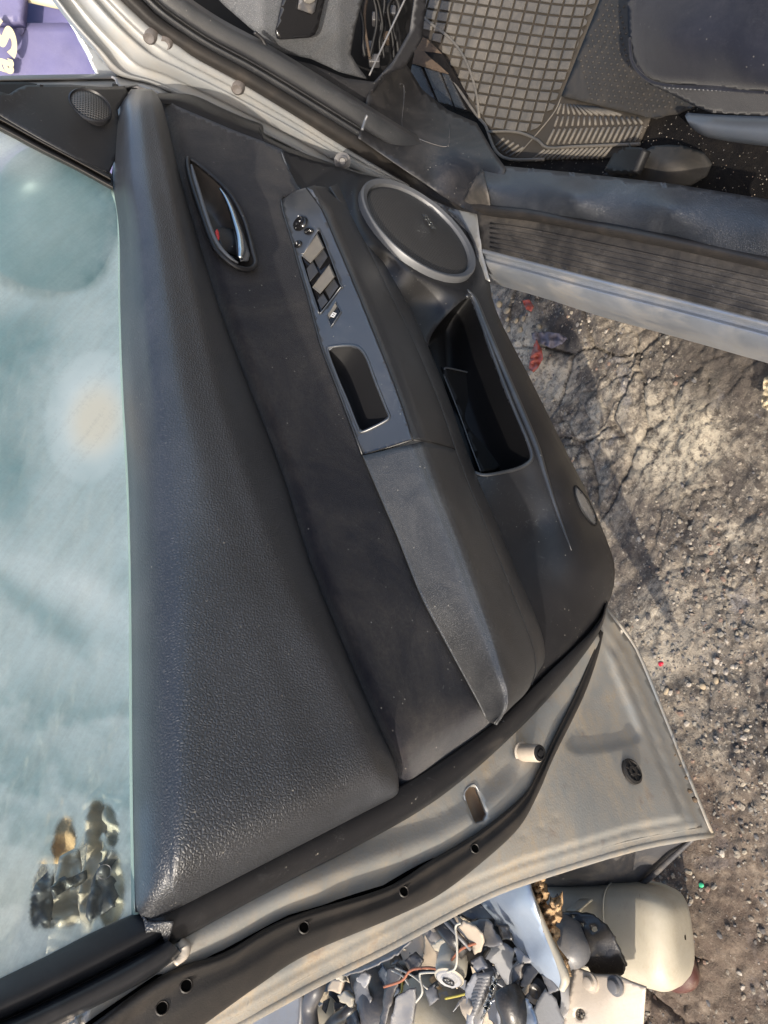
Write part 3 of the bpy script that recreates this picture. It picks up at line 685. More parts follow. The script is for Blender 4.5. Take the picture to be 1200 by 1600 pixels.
patch('red_mark', [(336.5, 361), (339, 357.5), (341.5, 361), (343, 370), (342, 375), (339, 371)], P, lambda x, y: hn(x, y) - .003, M['red'], D, 2, thick=.003)

# ---------------- armrest
Ef = [(439, 312), (443, 333), (456, 375), (470, 425), (481, 462), (501, 537), (527, 605), (566, 710)]
Lf = [(478, 293), (503, 328), (516, 357), (543, 420), (570, 485), (600, 560), (625, 625), (645, 687)]
Rf = [(491, 290), (514, 328), (527, 360), (555, 425), (582, 490), (613, 565), (637, 630), (660, 690)]
Uf = [(508, 292), (540, 325), (566, 370), (600, 440), (640, 520), (668, 585), (690, 640), (711, 702)]
ff_ = [.55, 1, 1, 1, 1, 1, 1, 1]
arm_n = tps([(x, y, .036) for x, y in Ef] + [(x, y, .088) for x, y in Lf] + [((a[0] + b[0]) / 2, (a[1] + b[1]) / 2, .062) for a, b in zip(Ef, Lf)])
cup = [(512, 549), (520, 543), (545, 541), (560, 545), (572, 560), (585, 595), (602, 640), (606, 650), (598, 658), (566, 673), (560, 668), (545, 630), (528, 590)]
sw_well = [(470, 402), (475, 396), (496, 361), (499, 360), (503, 366), (532, 444), (532, 449), (503, 487), (499, 488), (496, 482)]
lockw = [(511, 493), (525, 471), (533, 487), (517, 511)]
NA = np.array([0, .25, 1.0]); NA = NA / np.linalg.norm(NA)
patch('switch_bezel', [(439, 314), (446, 308), (462, 298), (478, 293), (488, 297), (503, 328), (516, 357), (543, 420), (570, 485), (600, 560), (625, 625), (645, 687), (605, 700), (566, 712), (527, 605), (501, 537), (481, 462), (470, 425), (456, 375), (443, 333)], P, arm_n, M['bezel'], D, res=5,
      holes=[cup, sw_well], thick=.002)
tube('bezel_seam', line(catmull(Lf, 4), P, lambda x, y: arm_n(x, y) + .0006), .0009, M['deep'], D, sub=False, seg=5)
tube('bezel_edge', line(catmull(Ef, 4), P, lambda x, y: arm_n(x, y) + .0004), .0012, M['leather_fine'], D, sub=False, seg=5)
def lf(pts, n, e): return [P(x, y, .03 + (n - .03) * k) for (x, y), k in zip(pts, e)]
def mid(a, b, f): return [(p[0] + (q[0] - p[0]) * f, p[1] + (q[1] - p[1]) * f) for p, q in zip(a, b)]
e1 = [1] * 8
def lfr(pts, n, k0=.6):
    return [P(x, y, n * (k0 if i == 0 else 1)) for i, (x, y) in enumerate(pts)]
loft('armrest_front', [lfr(Lf, .0872, .97), lfr(mid(Lf, Rf, .5), .0885, .95), lfr(Rf, .0885, .9), lfr(mid(Rf, Uf, .2), .085, .8), lfr(mid(Rf, Uf, .5), .072, .8), lfr(Uf, .050, .8), lfr(mid(Rf, Uf, 1.08), .030)], M['leather_fine'], D, 8, 6, thick=.002)
# padded rear half
Ep = [(566, 712), (599, 789), (621, 840), (655, 926), (692, 997), (728, 1063), (748, 1100), (758, 1120), (764, 1128)]
Rp = [(660, 690), (688, 770), (719, 848), (747, 926), (773, 1003), (787, 1055), (794, 1080), (792, 1108), (774, 1132)]
Up = [(711, 702), (735, 765), (762, 830), (794, 911), (827, 997), (836, 1038), (830, 1068), (815, 1090), (788, 1112)]
ep = [1, 1, 1, 1, 1, 1, .96, .84, .5]
def pr(pts, n): return [P(x, y, .02 + (n - .02) * k) for (x, y), k in zip(pts, ep)]
loft('armrest_pad', [pr(mid(Ep, Rp, -.01), .012), pr(Ep, .038), pr(mid(Ep, Rp, .06), .043), pr(mid(Ep, Rp, .4), .062), pr(mid(Ep, Rp, .75), .081), pr(mid(Ep, Rp, .9), .0865), pr(Rp, .0885), pr(mid(Rp, Up, .2), .085), pr(mid(Rp, Up, .5), .072), pr(mid(Rp, Up, .85), .058), pr(Up, .050)], M['pad'], D, 8, 6, thick=.002)
tube('pad_seam', line([(566, 711), (600, 699), (644, 687), (662, 689), (690, 697), (711, 702)], P, lambda x, y: .0375 + 0 * x), .0006, M['deep'], D)
tube('pad_seam', [P(566, 711, .038), P(605, 699, .063), P(644, 687, .0872), P(661, 689, .0887), P(685, 694, .0722), P(711, 702, .0505)], .0006, M['deep'], D)
# strip under the armrest
Ut = [(528, 286), (580, 364), (614, 434), (652, 508), (680, 572), (703, 632), (724, 694), (749, 757), (777, 822), (810, 903), (843, 984), (850, 1028), (838, 1056)]
Ub = [(515, 292), (566, 370), (600, 440), (640, 520), (668, 585), (690, 640), (711, 702), (735, 765), (762, 830), (794, 911), (827, 997), (836, 1038), (830, 1068)]
loft('armrest_skirt', [line(mid(Ub, Ut, -.1), P, .045), line(Ub, P, .049), line(mid(Ub, Ut, .5), P, .043), line(Ut, P, .030), line(mid(Ub, Ut, 1.1), P, .012)], M['leather_fine'], D, 6, 4, thick=.002)
# grab cup
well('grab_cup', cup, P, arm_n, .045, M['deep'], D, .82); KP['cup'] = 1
rim('grab_cup_rim', [(512, 548), (520, 542), (545, 540), (561, 544), (573, 560), (586, 595), (604, 640), (608, 651), (600, 659), (566, 675), (559, 668), (544, 630), (527, 590)], P, lambda x, y: arm_n(x, y) + .0003, .0018, M['bezel'], D)
# switches
well('switch_well', sw_well, P, arm_n, .006, M['gloss'], D, .97, curve=1)
rim('switch_frame', sw_well, P, lambda x, y: arm_n(x, y) + .0004, .0009, M['bezel'], D, 2)
M['key'] = surf('dusty_grey_switch_key', (.13, .12, .105), .5, dust=.5, dcol=(.20, .175, .14), dscale=60, speck=.5, fine=1800, fdist=.0001)
M['key_dark'] = surf('dark_switch_key', (.035, .037, .042), .35, dust=.3, dcol=(.12, .11, .10), dscale=60)
def key(pts, up_, mat, lift=.003, nm='window_switch'):
    cx = sum(p[0] for p in pts) / len(pts); cy = sum(p[1] for p in pts) / len(pts); n = len(pts); R3 = []
    for sc_, dz_ in ((1, -.006), (1, lift - .0010), (.93, lift - .0002), (.88, lift)):
        R3 += [P(cx + (x - cx) * sc_, cy + (y - cy) * sc_, float(arm_n(x, y)) + dz_) for x, y in pts]
    fs = [[k * n + i, k * n + (i + 1) % n, (k + 1) * n + (i + 1) % n, (k + 1) * n + i] for k in range(3) for i in range(n)] + [list(range(3 * n, 4 * n))]
    return link(nm, R3, facecam(R3, fs), M[mat], D, False)
# far pair: raised lip (grey) and pressed face (dark)
for q in (((472, 400), (496, 364), (507, 387), (485, 411)), ((488, 449), (515, 412), (524, 432), (500, 459))):
    key(list(q), 0, 'key', .0045)
for q in (((479, 420), (489, 407), (498, 425), (484, 440)), ((491, 405), (505, 386), (513, 401), (499, 420)), ((496, 469), (505, 457), (513, 471), (502, 483)), ((508, 453), (522, 434), (530, 447), (515, 467))):
    key(list(q), 0, 'key_dark', .0005)
key([(512, 492), (519, 481), (524, 472), (527, 478), (515, 498)], 0, 'key', .0015, 'window_lock_switch')
key([(514, 499), (528, 480), (532, 487), (518, 509)], 0, 'gloss', .001, 'window_lock_face')
rim('window_lock_frame', lockw, P, lambda x, y: arm_n(x, y) + .0008, .0008, M['bezel'], D, 1)
# white lock symbol: a small window pictogram with a bar
sc = P(521, 492, float(arm_n(521, 492)) + .0015); ux = P(524, 488, float(arm_n(524, 488))) - P(518, 497, float(arm_n(518, 497))); uy = P(518, 489, float(arm_n(518, 489))) - P(524, 497, float(arm_n(524, 497)))
sx = ux / np.linalg.norm(ux); sy = uy - sx * (uy @ sx); sy /= np.linalg.norm(sy); sz = np.cross(sx, sy)
for du, dv, a_, b_ in ((0, .0022, .007, .0012), (0, -.0022, .007, .0012), (-.0028, 0, .0012, .0045), (.0028, 0, .0012, .0045), (0, 0, .0012, .006)):
    box('lock_symbol', sc + sx * du + sy * dv, (sx, sy, sz), (a_, b_, .0006), M['white_ink'], D, 0)
def knob(px, py, r, squash, rot, prof, nm, lift=0):
    c = P(px, py, float(arm_n(px, py)) + lift); a = np.array([math.cos(rot), 0, 0]) + np.array([0, math.sin(rot), 0])
    return lathe(nm, c, NA, [(r * p, r * q) for p, q in prof], M['gloss'], D, 24, a, squash)
knob(469.5, 350, .0115, .85, 1.0, [(1.15, 0), (1.1, .15), (.95, .3), (.9, .25), (.85, .45), (.6, .52), (.3, .42), (.001, .40)], 'mirror_dial')
knob(483, 362, .0085, .5, .9, [(1.1, 0), (1.0, .3), (.8, .5), (.4, .42), (.001, .40)], 'mirror_select_rocker')
knob(466.5, 382, .0060, .85, 1.0, [(1.1, 0), (1.0, .35), (.8, .55), (.4, .6), (.001, .6)], 'door_lock_button')
for a in range(4):
    an = a * math.pi / 2 + .8; q = P(469.5, 350, float(arm_n(469.5, 350))) + .0078 * np.array([math.cos(an), math.sin(an), 0]) + NA * .006
    lathe('dial_arrow', q, NA, [(.0001, .0003), (.0012, .0003), (.0012, 0)], M['white_ink'], D, 6)
q = P(466.5, 382, float(arm_n(466.5, 382))) + NA * .0037
box('lock_button_symbol', q, ([1, 0, 0], [0, 1, 0], NA), (.0035, .0015, .0004), M['white_ink'], D, 0)

# ---------------- lower panel with speaker pod and pocket
SPC = P(655, 359, .060); SR = .109
low_out = [(441, 236), (480, 248), (530, 261), (565, 272), (600, 279), (640, 294), (690, 325), (728, 360), (752, 392), (764, 420), (768, 462), (786, 510), (820, 575), (850, 635), (888, 712), (915, 765), (935, 812), (955, 862), (961, 895), (955, 932), (935, 970), (900, 1012), (850, 1062), (790, 1122),
           (770, 1100), (780, 1000), (730, 850), (690, 720), (640, 600), (590, 480), (540, 380), (500, 320), (462, 292), (447, 262)]
pocket = [(735, 466), (728, 466), (712, 478), (690, 500), (673, 525), (669, 552), (675, 600), (700, 660), (722, 708), (741, 737), (760, 740), (800, 732), (822, 722), (828, 712), (820, 685), (800, 638), (775, 575), (750, 505)]
low_n0 = tps([(441, 238, .026), (480, 270, .026), (530, 275, .035), (520, 330, .030), (565, 290, .048), (600, 283, .050), (560, 330, .054), (590, 380, .056), (640, 415, .058), (690, 440, .060), (655, 360, .058), (740, 440, .060), (755, 400, .054), (700, 335, .050), (600, 420, .030), (600, 450, .020), (640, 480, .014), (680, 480, .030),
              (640, 550, .008), (690, 660, .008), (730, 740, .018), (735, 455, .062), (765, 530, .064), (800, 600, .064), (835, 680, .064), (852, 722, .062), (820, 740, .048), (780, 760, .034), (885, 770, .058), (915, 840, .052), (930, 890, .044),
              (768, 470, .050), (820, 578, .048), (888, 716, .044), (935, 815, .034), (960, 890, .014), (940, 960, .006), (880, 1020, .008), (860, 900, .034), (840, 820, .030), (880, 950, .026), (850, 1040, .006), (800, 1105, .006), (800, 850, .020), (780, 1000, .015)])
def pin_pix(u, v): # speaker plane point
    return SPC + np.array([u, 0, v])
def low_n(x, y):
    n = low_n0(x, y)
    x = np.asarray(x, float); y = np.asarray(y, float)
    # lip beside the pocket
    d = sdf(x, y, pocket)
    n = n + 0 * d
    # speaker seat: distance in the real plane
    q = np.array([P(a, b, .058) for a, b in zip(np.ravel(x), np.ravel(y))]).reshape(x.shape + (3,)) - SPC
    rr = np.hypot(q[..., 0], q[..., 2]); k = sstep(1.25, 1.0, rr / SR)
    n = n * (1 - k) + .0545 * k
    # outer fold
    de = pdist(x, y, [(752, 392), (764, 420), (768, 462), (786, 510), (820, 575), (850, 635), (888, 712), (915, 765), (935, 812), (955, 862), (961, 895), (955, 932), (935, 970), (900, 1012), (850, 1062), (790, 1122)], False)
    n = n - .012 * np.clip(1 - de / 18, 0, 1) ** 2
    return n
patch('lower_panel', low_out, P, low_n, M['plastic'], D, res=6, holes=[pocket], thick=.002, curve=2)
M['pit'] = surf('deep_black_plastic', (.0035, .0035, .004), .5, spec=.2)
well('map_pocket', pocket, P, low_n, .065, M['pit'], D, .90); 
tube('pocket_rim', line(catmull([(728, 464), (737, 464), (752, 503), (777, 573), (802, 637), (822, 684), (831, 712), (824, 725), (801, 735), (760, 743), (741, 739)], 4), P, lambda x, y: low_n0(x, y) - .001), .003, M['leather_fine'], D, sub=False)
tube('pocket_lip_ridge', line(catmull([(730, 452), (742, 470), (760, 515), (788, 582), (815, 645), (838, 700), (852, 745), (872, 805), (893, 860)], 4), P, lambda x, y: low_n0(x, y) + .000), [.001, .005, .0055, .0055, .0055, .005, .004, .003, .0005], M['leather_fine'], D, sub=False, seg=12)
# pocket innards: dividing wall, card slot and bottle hollow
patch('pocket_divider', [(690, 573), (705, 575), (735, 582), (760, 590), (782, 596), (800, 640), (822, 700), (815, 712), (770, 735), (752, 737)], P, [(690, 573, .006), (782, 596, .020), (822, 700, .020), (752, 737, .0), (750, 650, -.004)], M['pit'], D, 6, thick=.003)
rim('pocket_divider_edge', [(694, 577), (700, 575), (735, 583), (762, 592)], P, [0].__len__() and const(.012), .0013, M['bezel'], D, closed=False)
patch('bottle_hollow', [(757, 518), (745, 535), (738, 556), (742, 577), (758, 590), (778, 592), (782, 580), (770, 550)], P, [(757, 518, .030), (738, 556, .012), (742, 577, .010), (778, 592, .024), (770, 550, .034)], M['plastic'], D, 4)
patch('bottle_hollow', [(776, 592), (775, 610), (790, 650), (806, 690), (820, 712), (826, 706), (812, 670), (795, 630)], P, [(776, 592, .024), (775, 610, .018), (806, 690, .018), (826, 706, .036), (795, 630, .038)], M['plastic'], D, 4)
tube('card_slot_edge', line([(693, 585), (715, 640), (735, 695), (751, 737)], P, .004), .001, M['bezel'], D)
# speaker
lathe('speaker_ring', SPC, [0, 1, 0], [(SR * 1.0, -.010), (SR, .003), (SR * .99, .0055), (SR * .975, .0062), (SR * .905, .0035), (SR * .895, .001), (SR * .890, -.004)], M['ring'], D, 72)
prof = [(SR * .890 * math.sin(t), -.003 + .0085 * (math.cos(t))) for t in np.linspace(1.57, .0005, 9)]
lathe('speaker_grille', SPC, [0, 1, 0], prof, M['mesh_black'], D, 72)
lathe('speaker_cone', SPC - np.array([0, .006, 0]), [0, 1, 0], [(SR * .86, 0), (SR * .3, -.03), (.0001, -.02)], M['deep'], D, 48)
a = P(680, 362, .067); b = P(658, 329, .067); xd = b - a
text('speaker_badge', 'BOSE', a + np.array([0, .0035, 0]), xd, np.cross(np.array([0, 1, 0]), xd), .0145, M['chrome'], D, .0012, 0, .0004)
# courtesy lamp
cl = [(899, 759), (906, 765), (918, 780), (928, 800), (932, 815), (930, 821), (922, 815), (908, 795), (899, 772)]
patch('courtesy_lamp', cl, P, lambda x, y: low_n(x, y) + .0022, plain('smoked_lamp_lens', (.16, .16, .16), .25, dust=.4), D, 3, thick=.002, rnd=(3, .001))
rim('lamp_bezel', cl, P, lambda x, y: low_n(x, y) + .001, .0012, M['deep'], D)
# long front seam line of the lower panel
tube('panel_seam', line([(440, 238), (449, 262), (462, 288), (470, 298)], P, lambda x, y: low_n0(x, y) + .003), .0011, M['ring'], D)

# ---------------- window glass
GX = np.arange(-30, 222, 3.0); GY = np.arange(196, 1560, 3.0)
gout = [(-30, 196), (0, 205), (60, 236), (120, 266), (176, 298), (187, 340), (189, 480), (193, 600), (201, 740), (206, 880), (207, 1030), (208, 1180), (210, 1310), (212, 1430), (150, 1462), (60, 1510), (-30, 1556)]
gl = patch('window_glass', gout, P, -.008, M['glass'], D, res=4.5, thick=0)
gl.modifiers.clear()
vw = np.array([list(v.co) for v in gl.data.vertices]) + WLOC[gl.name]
dd = vw - CAM; zz = dd @ FWD; GXp = 600 + 1208 * (dd @ RIGHT) / zz; GYp = 800 - 1208 * (dd @ UP) / zz
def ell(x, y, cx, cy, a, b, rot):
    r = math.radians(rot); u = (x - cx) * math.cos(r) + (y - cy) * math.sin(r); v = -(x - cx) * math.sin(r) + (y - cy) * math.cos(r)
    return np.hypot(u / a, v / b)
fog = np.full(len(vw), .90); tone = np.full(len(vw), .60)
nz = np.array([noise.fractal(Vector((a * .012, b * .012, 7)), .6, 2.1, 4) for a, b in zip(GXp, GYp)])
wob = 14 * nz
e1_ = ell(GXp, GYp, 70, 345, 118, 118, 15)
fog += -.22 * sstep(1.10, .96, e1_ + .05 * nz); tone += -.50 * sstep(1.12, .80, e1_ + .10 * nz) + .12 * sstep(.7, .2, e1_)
tone += -.22 * np.exp(-((e1_ - 1.0) / .07) ** 2) * sstep(60, 140, GXp)  # wing mirror's dark oval and outline painted into the pane's tone
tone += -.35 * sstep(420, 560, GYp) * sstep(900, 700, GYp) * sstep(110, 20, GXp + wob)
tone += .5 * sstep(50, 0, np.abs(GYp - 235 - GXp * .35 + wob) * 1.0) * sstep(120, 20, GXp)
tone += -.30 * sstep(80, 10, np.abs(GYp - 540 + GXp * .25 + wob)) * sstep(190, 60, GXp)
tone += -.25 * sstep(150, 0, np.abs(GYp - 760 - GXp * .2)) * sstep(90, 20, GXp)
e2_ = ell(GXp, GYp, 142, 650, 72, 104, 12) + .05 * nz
fog += .10 * sstep(1.03, .95, e2_); tone += .16 * sstep(1.06, .90, e2_) + .35 * sstep(.9, .3, e2_)  # bright glow painted as denser fog and paler tone
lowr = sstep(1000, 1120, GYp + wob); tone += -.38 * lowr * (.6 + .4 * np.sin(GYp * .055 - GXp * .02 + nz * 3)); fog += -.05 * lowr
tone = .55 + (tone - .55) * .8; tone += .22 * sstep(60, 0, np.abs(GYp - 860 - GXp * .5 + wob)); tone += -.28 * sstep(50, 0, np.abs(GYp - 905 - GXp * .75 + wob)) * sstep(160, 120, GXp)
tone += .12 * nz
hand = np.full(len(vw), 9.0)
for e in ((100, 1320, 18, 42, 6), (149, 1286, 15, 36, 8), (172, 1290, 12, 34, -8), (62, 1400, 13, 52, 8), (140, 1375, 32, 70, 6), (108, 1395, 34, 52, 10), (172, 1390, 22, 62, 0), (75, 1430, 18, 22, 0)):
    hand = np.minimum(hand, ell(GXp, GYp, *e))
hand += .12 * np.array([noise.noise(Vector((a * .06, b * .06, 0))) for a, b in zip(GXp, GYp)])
warm_glow = .9 * sstep(.95, .25, ell(GXp, GYp, 150, 655, 62, 84, 12)) + .35 * sstep(1250, 1420, GYp) + .25 * sstep(1.5, .5, ell(GXp, GYp, 30, 240, 60, 40, 20))  # warm tint of the painted glow, plus two weaker warm zones
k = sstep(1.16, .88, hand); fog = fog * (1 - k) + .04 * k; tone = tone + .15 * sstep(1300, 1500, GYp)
for nm_, arr in (('fog', fog), ('tone', np.clip(tone, 0, 1)), ('warm_glow', np.clip(warm_glow, 0, 1))):
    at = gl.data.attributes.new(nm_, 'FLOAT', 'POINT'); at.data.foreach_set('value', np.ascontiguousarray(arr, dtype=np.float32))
tube('glass_edge', line(catmull([(176, 298), (187, 340), (189, 480), (193, 600), (201, 740), (206, 880), (207, 1030), (208, 1180), (210, 1310), (212, 1430)], 3), P, -.0075), .0030, M['glass_edge'], D, sub=False)
tube('belt_weatherstrip', line(catmull([(181, 298), (191, 340), (193, 480), (197, 600), (205, 740), (210, 880), (211, 1030), (212, 1180), (214, 1310), (217, 1425)], 3), P, -.004), .0026, M['rubber_clean'], D, sub=False)
# etched emblem on the glass
lathe('glass_mark', P(163, 1362, -.0075), [0, 1, 0], [(.0046, 0), (.0048, .0003), (.0050, 0)], M['ring'], D, 24)
# rear run channel: deep black rubber frame
c_out = [(-60, 1660), (40, 1622), (120, 1585), (200, 1545), (262, 1508), (284, 1490)]
c_in = [(-60, 1565), (0, 1534), (70, 1500), (140, 1464), (200, 1436), (222, 1428)]
def cr(f, n): return [P(a[0] + (b[0] - a[0]) * f, a[1] + (b[1] - a[1]) * f, n) for a, b in zip(c_in, c_out)]
loft('window_run_channel', [cr(-.06, -.012), cr(.0, -.004), cr(.35, .004), cr(.55, -.004), cr(.60, -.012), cr(.66, .002), cr(.80, .006), cr(.95, -.002), cr(1.02, -.026)], M['rubber_clean'], D, 6, 5)
patch('trim_corner_cap', [(222, 1428), (232, 1440), (262, 1440), (272, 1440), (268, 1455), (262, 1478), (256, 1470), (252, 1458), (240, 1456), (228, 1458)], P, [(222, 1428, .002), (268, 1442, .012), (262, 1478, -.004), (232, 1456, .006)], M['leather'], D, 3)
tube('torn_sealer', line([(280, 1470), (288, 1480), (286, 1492), (274, 1506)], P, -.012), [.003, .005, .004, .002], M['sealer'] if 'sealer' in M else plain('dried_sealer', (.45, .40, .34), .5), D)
# sail panel with tweeter
patch('frame_black_piece', [(-40, 128), (0, 128), (40, 128), (58, 131), (50, 138), (14, 150), (-40, 150)], P, -.02, M['deep'], D, 5)  # black piece of the frame beside the sail panel
patch('mirror_corner_filler', [(176, 130), (215, 138), (222, 200), (215, 330), (190, 330), (184, 306), (174, 280), (184, 200)], P, -.014, M['deep'], D, 6)
sail_n = tps([(-30, 120, .01), (0, 150, .012), (60, 132, .012), (120, 130, .010), (180, 140, .004), (190, 180, .002), (185, 235, .004), (170, 275, .0), (90, 235, .004), (0, 180, .004), (120, 190, .012), (60, 165, .012)])
patch('sail_panel', [(-30, 140), (0, 143), (14, 147), (28, 138), (40, 133), (75, 132), (110, 132), (160, 136), (195, 134), (200, 145), (184, 172), (188, 200), (184, 240), (172, 268), (168, 271), (120, 248), (60, 215), (20, 192), (0, 180), (-30, 168)], P, sail_n, M['plastic'], D, 5, thick=.002)
tc = P(141, 166, .014)
lathe('tweeter_ring', tc, [.1, 1, .15], [(.0315, -.004), (.0315, .002), (.0295, .0035), (.028, .001)], M['plastic'], D, 40, [1, 0, -.15], .86)
lathe('tweeter_grille', tc, [.1, 1, .15], [(.0282, .001), (.02, .004), (.01, .0055), (.0001, .006)], M['mesh_black'], D, 40, [1, 0, -.15], .86)
# front run channel
fo = [(-40, 160), (0, 178), (60, 211), (120, 244), (170, 271)]
fi = [(-40, 190), (0, 206), (60, 238), (120, 268), (178, 300)]
def fr_(f, n): return [P(a[0] + (b[0] - a[0]) * f, a[1] + (b[1] - a[1]) * f, n) for a, b in zip(fo, fi)]
loft('front_run_channel', [fr_(-.1, -.01), fr_(.1, .002), fr_(.32, .004), fr_(.42, -.006), fr_(.5, -.002), fr_(.75, .003), fr_(1.02, -.012)], M['rubber'], D, 6, 5)
# window frame along the front upright
t1 = [(-40, 121), (60, 119), (120, 118), (183, 117)]
loft('door_frame_upright', [line([(a, b - 2) for a, b in t1], P, -.04), line(t1, P, -.03), line([(a, b + 5) for a, b in t1], P, -.026), line([(a, b + 8) for a, b in t1], P, -.032)], M['mgrey'] , D)
loft('door_frame_upright', [line([(a, b + 7) for a, b in t1], P, -.036), line([(a, b + 9) for a, b in t1], P, -.030), line([(a, b + 15) for a, b in t1], P, -.027), line([(a, b + 24) for a, b in t1], P, -.03)], M['silver'], D)
tube('upright_hem', line([(174, 120), (181, 124), (184, 133)], P, -.022), .0018, M['white_ink'], D)
patch('front_upper_edge', [(180, 120), (215, 121), (245, 133), (290, 152), (262, 156), (245, 142), (215, 132), (196, 136), (186, 134)], P, [(180, 120, -.02), (215, 121, -.022), (290, 152, -.024), (245, 142, .0), (196, 136, -.004)], M['silver'], D, 4)
tube('front_edge_seal', line([(182, 118), (215, 119), (245, 130), (270, 143), (300, 152)], P, -.020), .0022, M['rubber_clean'], D)
# wing mirror outside the glass
mirror = loft('wing_mirror', [], M['mirror']) if False else None
def blob(name, c, ax, rad, mat, parent, p=2.6, seg=28, rings=16):
    u, v, w_ = [np.array(a, float) / np.linalg.norm(a) for a in ax]; V3 = []; fs = []
    sp = lambda a, q: math.copysign(abs(a) ** q, a)
    for i in range(rings + 1):
        th = -math.pi / 2 + math.pi * i / rings
        for j in range(seg):
            ph = 2 * math.pi * j / seg; q = 2 / p
            V3.append(np.array(c) + u * rad[0] * sp(math.cos(th), q) * sp(math.cos(ph), q) + v * rad[1] * sp(math.cos(th), q) * sp(math.sin(ph), q) + w_ * rad[2] * sp(math.sin(th), q))
    for i in range(rings):
        for j in range(seg):
            j2 = (j + 1) % seg; fs.append([i * seg + j, i * seg + j2, (i + 1) * seg + j2, (i + 1) * seg + j])
    return link(name, V3, fs, mat, parent)
mc = P(85, 350, -.17)
blob('wing_mirror', mc, ([.9, -.1, .1], [0, 0, 1], [.1, 1, 0]), (.055, .085, .115), M['mirror'], D, 2.8)
tube('mirror_arm', [P(172, 300, -.03), P(150, 320, -.09), P(120, 340, -.14)], .018, M['mirror'], D)

# ---------------- body: jamb, pillar, sill
Jb = [(83, 0), (112, 38), (150, 80), (184, 116), (240, 133), (330, 172), (442, 224), (530, 268), (620, 292)]
Jt = [(183, -4), (210, 22), (240, 49), (275, 72), (305, 93), (375, 131), (470, 188), (550, 238), (640, 290)]
Jb = [(60, -26)] + Jb; Jt = [(160, -26)] + Jt
jt_ = [tF(a[0], a[1], -1.33) for a in mid(Jb, Jt, .5)]
def jr(f, d): return [T(a[0], a[1], t + d * q_) for a, t, q_ in zip(mid(Jb, Jt, f), jt_, (1, 1, .9, .75, .5, .35, .3, .3, .3, .3))]
loft('door_jamb', [jr(-.02, .03), jr(.0, .0), jr(.09, -.004), jr(.11, .018), jr(.33, .022), jr(.37, .004), jr(.60, -.004), jr(.66, .008), jr(.80, .010), jr(.84, .0), jr(1.0, .004), jr(1.05, .02)], M['silver'], car, 6, 5, thick=0)
M['dimple'] = surf('dusty_grey_dimple', (.11, .10, .095), .7, dust=.6, dcol=(.18, .13, .10))
for px, py, r in ((234, 58, .010), (259, 68, .010), (371, 138, .010)):
    t = tF(px, py, -1.33) - .006; lathe('jamb_dimple', T(px, py, t), CD + np.array([.2, -.5, .3]), [(r * 1.3, -.012), (r * 1.0, .001), (r * .7, .005), (r * .35, .003), (.0001, .002)], M['dimple'], car, 20)
c = T(535, 252, tF(535, 252, -1.30) - .02)
lathe('jamb_bolt', c, CAM - c, [(.014, -.002), (.014, .002), (.009, .003), (.009, .008), (.006, .009), (.005, .006), (.0001, .006)], M['dgrey'], car, 6 * 4)
c = T(450, 176, 1.2)
# fender seen outside
patch('front_fender', [(118, 52), (122, 62), (135, 85), (150, 118), (190, 125), (184, 114), (150, 78), (112, 38), (83, 0), (88, 4)], T, lambda x, y: np.array([tF(a, b, -1.42) for a, b in zip(x, y)]), M['silver_clean'], car, 6)
# seal round the opening
Se = [(160, -30), (183, -4), (210, 22), (240, 49), (305, 93), (375, 131), (450, 176), (550, 238), (640, 292), (700, 322), (760, 336), (830, 345), (920, 362), (1050, 388), (1210, 424), (1260, 436)]
Sn = [(.62, -.78)] * 4 + [(.52, -.85)] * 4 + [(.4, -.9)] * 1 + [(.3, -.95)] * 1 + [(.2, -.98)] * 6
Sw = [12, 12, 12, 12, 13, 13, 13, 14, 15, 11, 9, 9, 9, 10, 11, 11]
def st(i):
    x, y = Se[i]; a = tF(x, y, -1.33); b = tH(x, y, .385); k = sstep(560, 760, np.array(float(x))); return float(a * (1 - k) + b * k)
St = [st(i) for i in range(len(Se))]
def sr(f, d): return [T(p[0] + n[0] * wd * f, p[1] + n[1] * wd * f, t + d) for p, n, wd, t in zip(Se, Sn, Sw, St)]
loft('opening_seal', [sr(-.1, .012), sr(0, .0), sr(.5, -.012), sr(1.2, -.014), sr(1.8, -.006), sr(2.0, .008)], M['rubber'], car, 6, 5)
# inner pillar trim strips
Si = 9
def ir(f, d, n=Si): return [T(p[0] + q[0] * f, p[1] + q[1] * f, t + d) for p, q, t in list(zip(Se, Sn, St))[:n]]
loft('pillar_trim', [ir(20, .012), ir(26, .0), ir(34, -.002), ir(36, .010), ir(40, .012), ir(43, -.004), ir(66, -.002), ir(72, .01), ir(76, .03)], M['leather_fine'], car, 6, 4)
tube('pillar_trim_clip', [T(574, 180, 1.22), T(570, 190, 1.22), T(566, 203, 1.21)], .0022, M['ring'], car)
# dark cabin depths behind everything
patch('firewall', [(120, -40), (668, -40), (652, 60), (640, 120), (640, 200), (500, 200), (300, 90)], T, lambda x, y: np.array([tF(a, b, -1.52) for a, b in zip(x, y)]), M['deep'], car, 40)
patch('floor_carpet', [(560, -60), (1260, -60), (1260, 330), (760, 290), (600, 200)], H, [(600, 0, .20), (700, 200, .24), (800, 270, .26), (1200, 320, .27), (900, 100, .235), (1200, 0, .24)], M['carpet'], car, 9)
